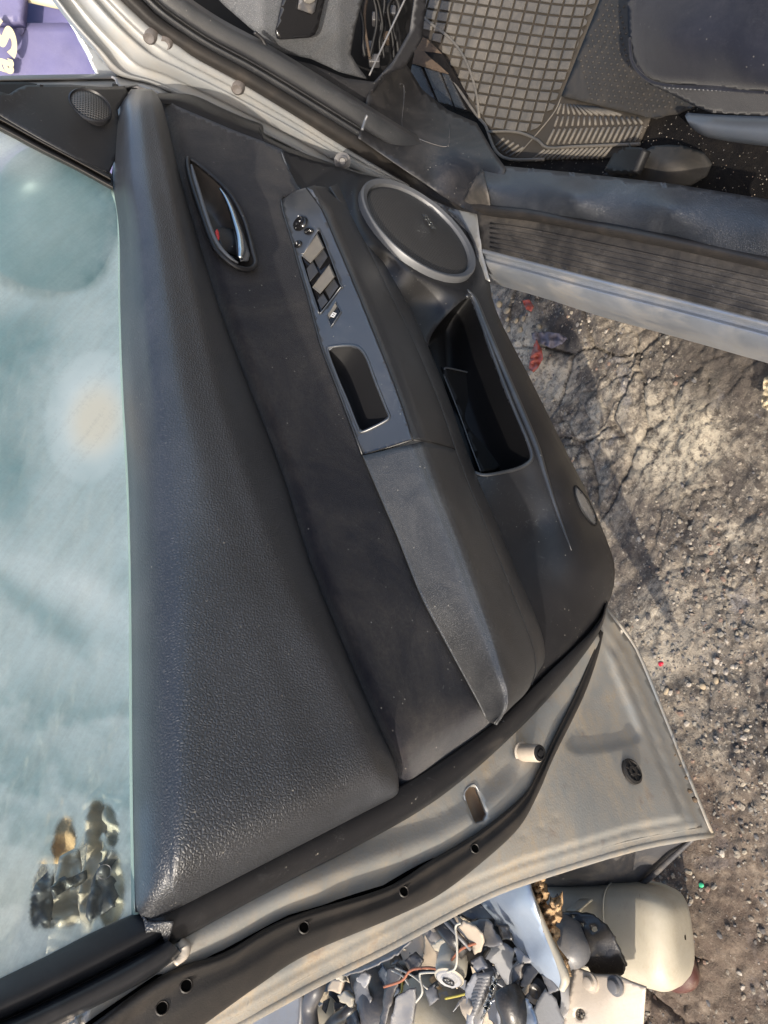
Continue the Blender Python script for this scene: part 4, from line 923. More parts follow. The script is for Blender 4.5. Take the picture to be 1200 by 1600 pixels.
# kick panel
kick = [(560, 215), (575, 150), (600, 112), (635, 100), (660, 140), (700, 172), (745, 192), (768, 232), (790, 262), (780, 300), (766, 336), (735, 332), (690, 305), (640, 270)]
kt = tps([(x, y, z) for x, y, z in ((560, 215, 1.20), (600, 112, 1.26), (660, 140, 1.20), (745, 192, 1.10), (790, 262, 1.00), (766, 336, .95), (690, 300, 1.05), (640, 265, 1.12), (680, 230, 1.10), (720, 260, 1.04))])
kt = tps([(560, 215, tF(560, 215, -1.31)), (600, 112, tF(600, 112, -1.40)), (640, 270, tF(640, 270, -1.27)), (660, 140, tH(660, 140, .36)), (745, 192, tH(745, 192, .31)), (790, 262, tH(790, 262, .37)), (766, 336, tH(766, 336, .385)), (690, 300, tH(690, 300, .40)), (720, 230, tH(720, 230, .37)), (680, 180, tH(680, 180, .36))])
M['kick'] = surf('dusty_black_kick_panel', (.014, .014, .016), .42, scuff=.8, scol=(.14, .125, .11), dust=.5, dcol=(.12, .105, .095), dscale=14, fine=1200, fdist=.0001, speck=.6)
patch('kick_panel', kick, T, kt, M['kick'], car, 7, thick=.002)
tube('access_cover_outline', [T(x, y, float(kt(x, y)) - .001) for x, y in catmull([(625, 131), (631, 134), (631, 160), (628, 190), (633, 205), (655, 217), (680, 226), (697, 229), (702, 222), (703, 195)], 3)], .0008, M['dgrey'], car, sub=False, seg=5)
# sill trim
sill_z = [(765, 258, .36), (900, 272, .365), (1050, 288, .375), (1230, 315, .38), (755, 290, .405), (900, 305, .405), (1050, 325, .41), (1230, 358, .41), (748, 325, .38), (900, 348, .38), (1050, 378, .38), (1230, 414, .38), (900, 335, .397), (1100, 376, .395)]
patch('sill_trim', [(720, 318), (735, 290), (752, 262), (775, 258), (900, 270), (1050, 287), (1240, 318), (1240, 422), (1050, 382), (900, 352), (800, 335), (750, 332)], H, sill_z, M['sill'], car, 7, thick=.003)
M['dustpatch'] = surf('heavily_scuffed_plastic', (.05, .046, .042), .6, dust=.8, dcol=(.16, .135, .115), dscale=30, fine=600, fdist=.0003)
patch('sill_joint', [(722, 316), (742, 278), (754, 262), (758, 280), (764, 312), (766, 334), (745, 332)], H, lambda x, y: tps(sill_z)(x, y) + .004, M['dustpatch'], car, 4, thick=.002)
# scuff plate with ribs
sp_out = [(744, 322), (830, 336), (920, 354), (1050, 381), (1240, 418), (1240, 512), (1050, 463), (920, 431), (830, 408), (752, 388)]
spz = tps([(748, 340, .372), (1240, 438, .372), (752, 388, .362), (1240, 512, .362), (1000, 400, .370), (1000, 445, .364)])
scuff = patch('scuff_plate', sp_out, H, spz, M['scuffplate'], car, 8, thick=.003, bump=lambda x, y: -.003 * sstep(8, -6, np.asarray(y) - (340 + (np.asarray(x) - 748) * .2)))
for k in range(6):
    f = .12 + k * .15; a = (764 if k < 5 else 760, 341 + f * 50 + 2); pts = []
    top = [(766, 343), (830, 352), (920, 370), (1050, 397), (1240, 438)]; bot = [(766, 392), (830, 408), (920, 431), (1050, 463), (1240, 512)]
    pts = mid(top, bot, f)
    tube('rib', line(catmull(pts, 3), H, lambda x, y: spz(x, y) + .0003), .0013, M['scuffplate'], scuff, sub=False, seg=6)
# painted sill
Lt = [(700, 376), (752, 388), (830, 408), (920, 431), (1050, 463), (1250, 514)]
Lb = [(715, 432), (771, 444), (850, 466), (940, 495), (1050, 525), (1250, 582)]
def slr(f, z): return [H(a[0], a[1], z) for a in mid(Lt, Lb, f)]
loft('painted_sill', [slr(-.05, .355), slr(0, .360), slr(.12, .362), slr(.20, .352), slr(.30, .352), slr(.36, .358), slr(.55, .352), slr(.75, .335), slr(.93, .305), slr(1, .285), slr(.93, .24), slr(.8, .20)], M['sill_paint'], car, 6, 5)
c = H(742, 352, .372)
patch('jamb_foot', [(716, 322), (748, 336), (752, 392), (765, 440), (745, 430), (738, 380), (720, 345), (700, 328)], T, lambda x, y: np.array([tH(a, b, .365) for a, b in zip(x, y)]), M['silver'], car, 6)

# ---------------- dash end
dz = lambda c0: (lambda x, y: np.array([tF(a, b, c0) for a, b in zip(np.ravel(x), np.ravel(y))]).reshape(np.shape(x)))
dash = patch('dash_end', [(325, -20), (352, 10), (397, 49), (416, 75), (428, 80), (486, 92), (530, 112), (575, 124), (560, 105), (548, 85), (556, 40), (572, -20)], T,
             lambda x, y: dz(-1.36)(x, y) + .03 * np.clip((np.asarray(y) * 0 + 60 - np.abs(np.asarray(x) - 470)) / -60, 0, 1) + .025 * sstep(40, 110, np.asarray(y)) , M['leather_grey'], car, 6, thick=.003,)
sw = patch('switch_panel_bezel', [(446, -20), (431, 50), (434, 60), (440, 62), (482, 59), (492, 54), (497, 44), (512, -20)], T, lambda x, y: dz(-1.34)(x, y), M['gloss'], car, 5, thick=.004)
patch('dash_button', [(470, -20), (466, 14), (488, 22), (492, 18), (500, -20)], T, lambda x, y: dz(-1.335)(x, y), M['dgrey'], car, 5, thick=.004)
patch('dash_button_face', [(476, -20), (475, 2), (484, 6), (492, 2), (495, -20)], T, lambda x, y: dz(-1.331)(x, y), M['key'], car, 3, thick=.002)
patch('lower_dash', [(330, 62), (400, 95), (420, 84), (486, 100), (540, 122), (585, 128), (614, 96), (640, 50), (650, -20), (668, -20), (660, 60), (634, 104), (600, 118), (575, 160), (560, 205), (470, 160), (380, 100)], T, lambda x, y: dz(-1.37)(x, y), M['plastic'], car, 7, thick=.003)
tube('broken_trim_edge', [T(637, -10, tF(637, -10, -1.36)), T(600, 68, tF(600, 68, -1.355)), T(577, 118, tF(577, 118, -1.35))], .0016, M['mgrey'], car)
tube('vent_slot_edge', [T(397, 50, tF(397, 50, -1.33)), T(410, 62, tF(410, 62, -1.33)), T(418, 78, tF(418, 78, -1.33))], .003, M['plastic'], car)
M['browncar'] = plain('brown_loom_tape', (.045, .03, .02), .8, dust=.1)
for k in range(7):
    x0 = 565 + k * 9; pts = [(x0 + random.uniform(-6, 6), y + random.uniform(-4, 4)) for y in (-10, 15, 40, 65, 90)]
    tube('loom_wire', [T(x, y, tF(x, y, -1.44)) for x, y in pts], random.uniform(.0025, .0045), M[['deep', 'browncar', 'deep', 'pit', 'deep', 'pit', 'deep'][k]], car, 6)
for x, y in ((590, 30), (600, 60), (575, 75), (610, 20), (585, 95)):
    t = tF(x, y, -1.46); box('wiring_connector', T(x, y, t), (RIGHT, UP, FWD), (.02, .016, .02), M['browncar' if x == 600 else 'dgrey'], car, .002)
# foot rest with three dark pads
M['frest'] = surf('dark_footrest_pad', (.022, .023, .026), .55, dust=.25, dcol=(.12, .10, .08), grain=300, gdist=.0008)
fz = tps([(630, 85, .30), (700, 110, .30), (650, 140, .27), (735, 170, .26), (690, 120, .28)])
foot = patch('foot_rest', [(622, 78), (640, 76), (690, 86), (706, 112), (745, 178), (715, 172), (683, 160), (656, 145), (636, 98)], H, fz, M['carpet'], car, 6, thick=.004)
for q in (((636, 98), (658, 105), (680, 156), (657, 148)), ((663, 106), (686, 113), (708, 165), (685, 159)), ((690, 114), (700, 117), (728, 172), (711, 167))):
    patch('foot_pad', list(q), H, lambda x, y: fz(x, y) + .004, M['frest'], foot, 4, thick=.003, rnd=(2, .001))
M['browncarpet'] = surf('brown_dusty_carpet', (.12, .085, .06), .95, spec=.05, dust=.6, dcol=(.2, .15, .11), dscale=30, fine=500, fdist=.003)
patch('carpet_bulkhead', [(618, 62), (640, 48), (668, 62), (690, 84), (706, 112), (700, 116), (640, 98), (622, 92)], H, [(618, 62, .33), (668, 62, .32), (706, 112, .295), (622, 92, .31)], M['browncarpet'], car, 5)

# ---------------- seat
seat = patch('seat_cushion', [(985, -40), (980, 0), (981, 40), (985, 85), (995, 108), (1012, 124), (1032, 131), (1120, 138), (1250, 147), (1250, -40)], H,
             [(980, 0, .44), (985, 85, .42), (1012, 124, .42), (1120, 138, .43), (1250, 147, .43), (1040, 60, .475), (1150, 80, .48), (1250, 60, .48), (1050, 0, .47), (1200, 0, .475), (1150, 115, .465)], M['seat'], car, 6, thick=.003, rnd=(14, .018))
patch('cushion_side', [(996, 106), (1012, 122), (1032, 130), (1120, 136), (1250, 146), (1250, 182), (1180, 180), (1110, 176), (1085, 166), (1050, 148), (1015, 132)], H,
      [(1000, 112, .415), (1120, 137, .425), (1250, 146, .425), (1250, 182, .35), (1110, 176, .35), (1060, 154, .38)], M['seat'], car, 6, thick=.003)
tube('cushion_piping', line([(984, 60), (988, 96), (1006, 120), (1034, 132), (1120, 139), (1250, 148)], H, lambda x, y: .424 + 0 * x), .002, M['seat'], car)
for k in range(32):
    x = 1036 + k * 6.7; y = 137 + (x - 1036) * .052
    tube('stitch', [H(x, y, .424), H(x + 4, y + .3, .424)], .0008, M['ring'], seat, 4, 1)
sb = [(1070, 181), (1075, 176), (1085, 177), (1140, 180), (1250, 183)]; sb2 = [(1078, 197), (1090, 206), (1110, 214), (1160, 222), (1250, 232)]
loft('seat_side_trim', [line(sb, H, .33), line(mid(sb, sb2, .1), H, .345), line(mid(sb, sb2, .5), H, .35), line(mid(sb, sb2, .85), H, .338), line(sb2, H, .32), line(mid(sb, sb2, 1.05), H, .29)], M['bluegrey'], car, 6, 5)
# carpet-covered mount hump with its black clip
patch('mount_hump', [(952, 266), (938, 276), (1000, 286), (1040, 292), (1080, 290), (1105, 275), (1113, 255), (1100, 238), (1070, 228), (1045, 226), (1020, 228), (998, 240)], H,
      [(938, 276, .285), (1000, 286, .29), (1080, 290, .285), (1113, 255, .27), (1070, 228, .29), (1020, 228, .30), (1040, 255, .325), (1070, 260, .312), (990, 265, .305)], M['mat_heel'], car, 5, thick=.002)
patch('black_clip', [(944, 266), (958, 240), (978, 230), (1000, 230), (1005, 233), (990, 268)], H, [(944, 266, .31), (958, 240, .30), (1002, 232, .335), (990, 268, .335)], M['deep'], car, 4, thick=.012)

# ================================================================== FLOOR MAT (lies in the car)
fm = root('floor_mat', 'dusty brown rubber floor mat with raised square pads in the footwell', 'floor mat', H(850, 150, .26))
mat_out = [(650, -30), (655, 15), (649, 45), (685, 86), (719, 142), (745, 180), (758, 195), (764, 210), (775, 236), (797, 249), (850, 249), (949, 247), (975, 240), (998, 225), (1016, 184), (950, 168), (877, 150), (905, 80), (937, 0), (946, -30)]
mz = tps([(655, 0, .33), (650, 45, .325), (700, 110, .285), (760, 200, .262), (850, 248, .262), (1000, 225, .262), (937, 0, .262), (800, 0, .275), (800, 120, .263), (877, 150, .262), (720, 0, .30)])
patch('mat_sheet', mat_out, H, mz, M['mat_base'], fm, 7, thick=.003)
mp_ = [(x, y) for x, y in mat_out]
pad_area = [(658, -40), (661, 14), (657, 44), (690, 84), (724, 138), (750, 184), (768, 205), (800, 207), (836, 205), (862, 178), (872, 152), (900, 80), (932, 0), (940, -40)]
def gp(u, v):     # pad grid: u across, v down; bowed rows
    x = 655 + 18.6 * u + (6 - .42 * u) * 0 - v * 4.6 * (1 - .0 * u) ; x += 62
    y = -30 + 16.8 * v + .30 * (u - 1.0) * 9 * (1) - .42 * max(0, u - 7.5) ** 2 * .9 - (0.0)
    return (x, y + 1.2 * math.sin(v * .4))
for i in range(-6, 17):
    for j in range(0, 17):
        q = [gp(i + a, j + b) for a, b in ((.07, .08), (.93, .08), (.93, .92), (.07, .92))]
        if j <= 0 and False: continue
        ok = inpoly(np.array([p[0] for p in q]), np.array([p[1] for p in q]), pad_area)
        if not ok.any(): continue
        if not ok.all():
            if ok.sum() < 2: continue
            cx = np.mean([p[0] for p, k_ in zip(q, ok) if k_]); cy = np.mean([p[1] for p, k_ in zip(q, ok) if k_])
            for n_, k_ in enumerate(ok):
                if not k_:
                    for s_ in np.linspace(1, 0, 12):
                        p = (cx + (q[n_][0] - cx) * s_, cy + (q[n_][1] - cy) * s_)
                        if inpoly(np.array([p[0]]), np.array([p[1]]), pad_area)[0]: q[n_] = p; break
        cx = sum(p[0] for p in q) / 4; cy = sum(p[1] for p in q) / 4
        base = [H(x, y, float(mz(x, y))) for x, y in q]; hh = .0042 + random.uniform(-.0004, .0004)
        inn = [H(cx + (x - cx) * .86, cy + (y - cy) * .86, float(mz(x, y)) + hh) for x, y in q]
        b2 = [H(cx + (x - cx) * .97, cy + (y - cy) * .97, float(mz(x, y)) + hh * .7) for x, y in q]
        V3 = base + b2 + inn; fs = [[8, 9, 10, 11]] + [[r * 4 + k_, r * 4 + (k_ + 1) % 4, r * 4 + 4 + (k_ + 1) % 4, r * 4 + 4 + k_] for r in (0, 1) for k_ in range(4)]
        link('pad', V3, facecam(V3, fs), M['mat'], fm, smooth=False)
# raised double lip and ridges
tube('mat_lip', line(catmull(mat_out[:11], 3), H, lambda x, y: mz(x, y) + .003), .0028, M['mat'], fm, sub=False)
tube('mat_ridge', line(catmull([(656, 20), (672, 36), (700, 57), (722, 84), (737, 118), (745, 150), (749, 185)], 3), H, lambda x, y: mz(x, y) + .005), .0028, M['mat'], fm, sub=False)
tube('mat_ridge', line(catmull([(764, 206), (790, 205), (815, 208), (840, 219), (856, 231), (900, 229), (1000, 225)], 3), H, lambda x, y: mz(x, y) + .004), .0026, M['mat'], fm, sub=False)
tube('mat_ridge', line(catmull([(806, 245), (822, 228), (850, 196), (868, 172), (877, 151)], 3), H, lambda x, y: mz(x, y) + .001), .0012, M['mat'], fm, sub=False)
def ribrow(a0, a1, b0, b1, n, w_=.0026):
    for k in range(n):
        f = (k + .5) / n; a = (a0[0] + (a1[0] - a0[0]) * f, a0[1] + (a1[1] - a0[1]) * f); b = (b0[0] + (b1[0] - b0[0]) * f, b0[1] + (b1[1] - b0[1]) * f)
        tube('heel_rib', line([a, b], H, lambda x, y: mz(x, y) + .0012), w_, M['mat'], fm, 5, 1)
ribrow((828, 249), (944, 247), (848, 234), (960, 229), 15)
ribrow((850, 226), (996, 221), (862, 202), (1008, 197), 17)
ribrow((862, 198), (1008, 193), (868, 182), (1000, 184), 16, .0022)
ribrow((866, 178), (975, 180), (874, 162), (935, 168), 12, .0022)
ribrow((772, 226), (800, 246), (784, 214), (822, 232), 5)
# heel patch of bare nubbed rubber beyond the mat
hz = tps([(940, 0, .268), (877, 150, .268), (1016, 184, .268), (1090, 163, .28), (1010, 100, .285), (985, 0, .29)])
hl = patch('nubbed_heel_mat', [(946, -30), (937, 0), (905, 80), (877, 150), (950, 168), (1016, 184), (1060, 178), (1092, 163), (1060, 100), (1010, 90), (990, -30)], H, hz, M['mat_heel'], car, 7, thick=.003)
V3 = []; fs = []
for i in range(22):
    for j in range(22):
        x = 880 + i * 9.5 + j * 2.5 ; y = 0 + j * 8.6 + i * 1.0
        if not inpoly(np.array([x]), np.array([y]), [(945, 5), (912, 80), (886, 146), (1014, 178), (1080, 160), (1010, 126), (980, 80), (976, 5)])[0]: continue
        c = H(x, y, float(hz(x, y)) + .0005); o_ = len(V3); V3 += list(IV * .0024 + c); fs += [[a + o_ for a in f] for f in IF]
o = link('nubs', V3, fs, M['mat_heel'], hl); o['kind'] = 'stuff'
# grit on the carpet
V3 = []; fs = []
for k in range(650):
    x = random.uniform(780, 1200); y = random.uniform(150, 310)
    if not inpoly(np.array([x]), np.array([y]), [(800, 252), (950, 250), (1010, 190), (1090, 168), (1100, 225), (1200, 240), (1200, 312), (1100, 296), (790, 262)])[0]: continue
    r = random.uniform(.0004, .0010); c = H(x, y, .268 + .01 * random.random()); o_ = len(V3); V3 += list(pebble(c, r)); fs += [[a + o_ for a in f] for f in IF]
o = link('grit', V3, fs, M['gravel'], smooth=False); o['kind'] = 'stuff'; o['label'] = 'pale grit scattered on the black carpet by the sill'; o['category'] = 'grit'

# ================================================================== PURPLE VEHICLE beyond the door
pv = root('purple_vehicle', 'purple vehicle with cream lettering parked beyond the silver car', 'vehicle', T(60, 60, 3.4) * np.array([1, 1, 0]))
pt = tps([(-40, -40, 3.4), (160, -40, 3.3), (-40, 130, 3.3), (170, 140, 3.15)])
patch('body_side', [(-60, 34), (40, 36), (110, 36), (175, 30), (190, 140), (190, 330), (-60, 330)], T, pt, M['purple'], pv, 12, thick=.03)
patch('upper_body', [(-60, -60), (42, -60), (36, 0), (32, 34), (-60, 32)], T, lambda x, y: pt(x, y) - .06, M['purple'], pv, 8, thick=.05)
patch('recess', [(34, 36), (38, -60), (140, -60), (140, 36)], T, lambda x, y: pt(x, y) + .12 - .15 * np.clip((x - 40) / 80, 0, 1), M['purple'], pv, 8, thick=.02)
tube('side_rail', [T(44, -6, 3.33), T(85, 3, 3.3), (T(130, 12, 3.28))], .02, M['letter'], pv)
zup = np.array([0, 0, 1.0]); xr = UP - UP[2] * zup
vd = ray(15, 80); xr = xr - vd * 0
o1 = T(24, 93, 3.24); o2 = T(19, 116, 3.24)
text('lettering', 'S', o1, T(24, 55, 3.24) - o1, zup, .085, M['letter'], pv, .012, .35, .004, 2.0)
text('lettering', 'a', o2, T(19, 95, 3.24) - o2, zup, .095, M['letter'], pv, .012, .1, .004, 1.0)

# ================================================================== SCRAP HEAP behind the door
def sheet(name, outline, z, mat, label, cat, res=7, thick=.003, crump=.0, curve=0, holes=(), parent=None, smooth=True, group=None):
    zf = const(z) if np.isscalar(z) else tps(z)
    if not curve and parent is None:          # torn, splintered edges
        o2 = resample(outline, 5); outline = [(x + random.uniform(-1.3, 1.3), y + random.uniform(-1.3, 1.3)) for x, y in o2]; crump *= .6
    sd = random.uniform(0, 50)
    f = (lambda x, y: zf(x, y) + crump * np.array([noise.noise(Vector((a * .03, b * .03, sd))) + .10 * noise.noise(Vector((a * .12, b * .12, sd))) for a, b in zip(np.ravel(x), np.ravel(y))]).reshape(np.shape(x))) if crump else zf
    o = patch(name, outline, H, f, M[mat] if isinstance(mat, str) else mat, parent, res, holes, smooth, thick, curve)
    if parent is None: tag(o, label, cat, group)
    return o
HB = 'scrap heap behind the open door'
# splash liner
sheet('wheel_arch_liner', [(845, 1340), (905, 1300), (1000, 1290), (1082, 1310), (1050, 1338), (1018, 1366), (985, 1394), (965, 1402), (900, 1402), (852, 1402)], [(850, 1380, .20), (1000, 1310, .16), (1080, 1312, .12), (985, 1395, .10), (900, 1402, .13), (920, 1340, .24)], 'dgrey', 'dark grey dusty splash liner just below the lower door corner', 'liner', 6, .004, .012)
tube_o = tube('edge_moulding', [H(1084, 1310, .125), H(1050, 1340, .12), H(1015, 1372, .112), H(978, 1398, .105)], [.003, .004, .0045, .002], M['dgrey']); tag(tube_o, 'grey moulding strip along the right edge of the splash liner', 'moulding')
# washer bottle
bt = root('washer_bottle', 'cream plastic washer bottle lying on the dirt below the splash liner', 'bottle', H(960, 1465, .02))
a = H(866, 1436, .15); b = H(1052, 1462, .10); ax = (b - a); L = np.linalg.norm(ax); ax /= L
v_ = np.array([0, 0, 1.0]) - ax * ax[2]; v_ /= np.linalg.norm(v_); u_ = np.cross(ax, v_)
st_ = [(-.05, .04), (-.04, .60), (0, .86), (.12, .95), (.3, .98), (.55, .98), (.62, 1.02), (.85, 1.03), (.95, 1.0), (1.03, .88), (1.08, .6), (1.09, .05)]
rails = []
for k in range(20):
    an = 2 * math.pi * k / 20; cx_, cy_ = math.cos(an), math.sin(an); q = 2 / 3.4
    cx_, cy_ = math.copysign(abs(cx_) ** q, cx_), math.copysign(abs(cy_) ** q, cy_)
    rails.append([a + ax * L * s + u_ * cx_ * .067 * r * (1 + .05 * math.sin(7 * s + an) + .03 * math.cos(3 * an)) + v_ * cy_ * .060 * r * (1 - .06 * max(0, math.cos(9 * s))) for s, r in st_])
loft('bottle_body', rails, M['cream'], bt, 5, 1, closed=True)
c = a + ax * L * .6; rr = [c + u_ * math.copysign(abs(math.cos(t)) ** (2 / 3.4), math.cos(t)) * .0690 + v_ * math.copysign(abs(math.sin(t)) ** (2 / 3.4), math.sin(t)) * .0622 for t in np.linspace(0, 2 * math.pi, 41)]
tube('mould_seam', rr, .0012, M['cream'], bt, sub=False, seg=5)
sheet('bottle_flap', [(858, 1408), (868, 1395), (890, 1396), (905, 1404), (925, 1404), (900, 1425), (868, 1420)], [(858, 1408, .17), (905, 1404, .18), (900, 1425, .20)], 'cream', '', '', 4, .003, .004, parent=bt)
M['redplastic'] = plain('dusty_red_plastic', (.07, .022, .016), .6, dust=.7)
o = blob('lamp_fragment', H(1058, 1512, .015), ([1, 0, 0], [0, 1, 0], [0, 0, 1]), (.035, .035, .02), M['redplastic'], None, 2.4); tag(o, 'dark red lamp fragment under the cream washer bottle', 'lamp fragment')
# perforated bracket
br = sheet('mounting_bracket', [(872, 1424), (900, 1424), (926, 1428), (948, 1444), (960, 1466), (972, 1490), (979, 1508), (973, 1525), (950, 1524), (930, 1522), (926, 1524), (918, 1512), (900, 1500), (893, 1478), (884, 1450)], [(872, 1424, .27), (926, 1428, .26), (979, 1508, .25), (925, 1522, .26), (935, 1470, .275)], 'black', 'black perforated bracket leaning on the cream washer bottle', 'bracket', 5, .004, .006,
           holes=[[(892, 1429), (897, 1429), (898, 1434), (893, 1435)], [(906, 1441), (912, 1442), (912, 1448), (906, 1447)], [(923, 1446), (931, 1446), (934, 1454), (927, 1457), (922, 1452)]])
sheet('bracket_boss', [(935, 1490), (950, 1472), (966, 1488), (974, 1508), (962, 1520), (935, 1520)], [(935, 1490, .272), (966, 1488, .268), (962, 1520, .262)], 'dgrey', '', '', 4, .004, .004, parent=None).__setitem__('x', 0) if False else None
o = tube('rubber_bush', [H(868, 1440, .27), H(882, 1466, .28), (H(897, 1488, .28)), H(903, 1498, .275)], [.018, .032, .028, .016], M['mgrey'], None, 18); tag(o, 'rounded grey rubber arm between bracket and torn foam', 'rubber arm')
# tan bolted plate
plh = [[(906 + 8.5 * math.cos(t), 1585 + 9.5 * math.sin(t)) for t in np.linspace(0, 2 * math.pi, 14)[:-1]]]
pz = tps([(900, 1512, .28), (1008, 1543, .27), (880, 1640, .26), (1000, 1640, .25), (950, 1560, .28)])
bp = root('bolted_plate', 'pale scratched steel plate with two bolts and a round hole', 'plate', H(945, 1570, .1))
patch('plate_sheet', [(898, 1512), (912, 1517), (930, 1523), (962, 1524), (985, 1535), (1009, 1544), (1006, 1590), (1000, 1660), (870, 1660), (880, 1600), (887, 1570)], H, pz, M['plate'], bp, 5, plh, thick=.004)
for x, y in ((924, 1535), (963, 1540)):
    c = H(x, y, float(pz(x, y))); lathe('bolt', c, [0, 0, 1], [(.0125, 0), (.0125, .003), (.009, .004), (.008, .009), (.006, .010), (.0001, .010)], M['plate'] if x < 930 else M['mgrey'], bp, 24)
# pale blue fender piece with torn foam edge
fp = root('fender_piece', 'torn pale blue painted fender piece hanging below the door edge', 'fender piece', H(830, 1460, .2))
patch('painted_skin', [(735, 1388), (822, 1352), (828, 1390), (838, 1425), (852, 1460), (868, 1492), (884, 1530), (880, 1545), (872, 1548), (850, 1528), (815, 1490), (780, 1445), (745, 1405)], H,
      [(735, 1388, .30), (822, 1352, .38), (800, 1420, .37), (850, 1460, .38), (884, 1535, .36), (815, 1490, .32), (780, 1445, .30), (840, 1500, .36)], M['blue_panel'], fp, 6, thick=.003)
patch('torn_foam_edge', [(820, 1360), (850, 1355), (850, 1400), (847, 1412), (856, 1414), (862, 1406), (874, 1400), (876, 1403), (868, 1440), (866, 1462), (872, 1480), (880, 1500), (884, 1530), (868, 1494), (850, 1458), (836, 1425), (826, 1390)], H,
      lambda x, y: .372 + .02 * np.array([noise.noise(Vector((a * .12, b * .12, 3))) for a, b in zip(np.ravel(x), np.ravel(y))]), M['foam'], fp, 3, thick=.008)
tube('exposed_edge', line([(822, 1376), (832, 1400), (845, 1432), (858, 1465), (872, 1497), (883, 1528), (878, 1546)], H, .385), [.003, .003, .003, .004, .005, .006, .004], M['cream'], fp)
# assorted wreckage, each with its own look
sheet('smooth_cover', [(330, 1640), (362, 1596), (400, 1562), (448, 1540), (466, 1538), (471, 1560), (468, 1600), (462, 1650)], [(400, 1562, .30), (471, 1560, .30), (400, 1640, .32)], 'lgrey', 'smooth pale grey cover at the bottom edge under the door hem', 'cover', 7, .004)
o = tube('cover_trim', line([(455, 1536), (468, 1545), (471, 1570), (468, 1610), (464, 1650)], H, .32), .006, M['mgrey']); tag(o, 'curved dark rim beside the smooth pale grey cover', 'trim')
sheet('curved_deflector', [(530, 1520), (555, 1508), (590, 1492), (620, 1468), (640, 1455), (642, 1468), (620, 1490), (590, 1505), (560, 1518), (535, 1524)], [(530, 1520, .33), (640, 1455, .32), (590, 1500, .35)], 'mgrey', 'long curved grey deflector blade just under the door hem', 'deflector', 5, .003)
sheet('scrap_slab', [(576, 1480), (620, 1455), (655, 1428), (665, 1450), (660, 1480), (664, 1500), (640, 1508), (600, 1530), (570, 1510)], .26, 'tan', 'dusty flat brown-grey panel behind the curved deflector blade', 'panel', 8, .003, .01)
sheet('torn_card', [(660, 1440), (672, 1444), (672, 1462), (700, 1490), (690, 1510), (668, 1516), (640, 1510), (662, 1490)], .30, 'tan', 'torn tan plastic flap left of the black cylinder', 'flap', 5, .003, .012)
sheet('white_chip', [(674, 1476), (692, 1465), (700, 1458), (709, 1470), (704, 1485), (690, 1490), (680, 1485)], .325, 'cream', 'small torn cream chip at the lower end of the grey pipe', 'chip', 4, .003, .006)
o = tube('grey_pipe', [H(668, 1440, .30), H(680, 1462, .30), H(690, 1478, .29)], .014, M['mgrey']); tag(o, 'short grey pipe stub disappearing under the door hem', 'pipe')
da = root('damper', 'black ribbed gas damper lying across the wreckage', 'damper', H(715, 1462, .1))
tube('damper_body', [H(688, 1436, .36), H(732, 1485, .34)], .017, M['black'], da, 16, 1)
tube('damper_cap', [H(682, 1430, .362), H(690, 1439, .36)], .021, M['dgrey'], da, 16, 1)
tube('damper_groove', [H(692, 1436, .378), H(736, 1484, .358)], .003, M['mgrey'], da, 6, 1)
tube('damper_groove', [H(700, 1430, .37), H(742, 1478, .35)], .003, M['mgrey'], da, 6, 1)
sheet('metal_bracket', [(722, 1492), (736, 1482), (748, 1478), (758, 1480), (756, 1492), (742, 1506), (736, 1508)], .33, 'black', 'black foot plate at the lower end of the gas damper', 'bracket', 4, .012)
o = lathe('black_cup', H(745, 1512, .24), [0, .2, 1], [(.055, -.05), (.055, 0), (.045, .004), (.04, -.03), (.0001, -.03)], M['black'], None, 32); tag(o, 'round black plastic cup under the gas damper foot', 'cup')
sheet('white_tab', [(694, 1424), (704, 1420), (722, 1440), (715, 1448), (707, 1444)], .35, 'tan', 'narrow pale tab right of the damper cap under the hem', 'tab', 4, .003)
sheet('tan_shard', [(712, 1450), (724, 1441), (742, 1448), (754, 1462), (755, 1474), (752, 1487), (742, 1492), (738, 1478), (722, 1462)], [(712, 1450, .36), (755, 1474, .37), (742, 1492, .34)], 'tan', 'pale tan shard lying over the black gas damper', 'shard', 4, .003, .01)
sheet('slate_shard', [(732, 1442), (752, 1436), (762, 1438), (772, 1455), (786, 1475), (765, 1480), (754, 1478), (756, 1464), (744, 1450)], .34, 'mgrey', 'slate grey curled shard beside the pale blue fender piece', 'shard', 5, .003, .012)
sheet('crushed_liner', [(712, 1420), (740, 1412), (760, 1420), (775, 1436), (755, 1436), (735, 1436), (718, 1428)], .30, 'dgrey', 'crushed dark rubber liner tucked under the door hem', 'liner', 4, .003, .02)
sheet('big_grey_shard', [(752, 1476), (786, 1476), (803, 1486), (800, 1505), (806, 1530), (796, 1545), (778, 1520), (772, 1506), (760, 1498)], [(752, 1476, .30), (803, 1486, .32), (796, 1545, .27)], 'lgrey', 'large light grey folded shard left of the fender tip', 'shard', 5, .003, .015)
sheet('small_square_shard', [(803, 1480), (812, 1484), (830, 1500), (826, 1504), (811, 1508)], .34, 'lgrey', 'small square grey shard by the fender piece', 'shard', 4, .003, .006)
hl_ = root('horn', 'round horn with a crinkled foil face and oval black badge', 'horn', H(703, 1530, .1))
hc = H(702, 1528, .36)
ha = np.array([.9, .2, .75]); hu, hv, hd = frame_of(ha)
lathe('horn_can', hc, ha, [(.019, -.045), (.023, -.041), (.024, -.012), (.021, -.008), (.0225, 0), (.020, .002)], M['cream'], hl_, 32)
lathe('horn_face', hc, ha, [(.020, .0015), (.018, .0035), (.013, .002), (.010, .0045), (.0001, .004)], M['lgrey'], hl_, 15)
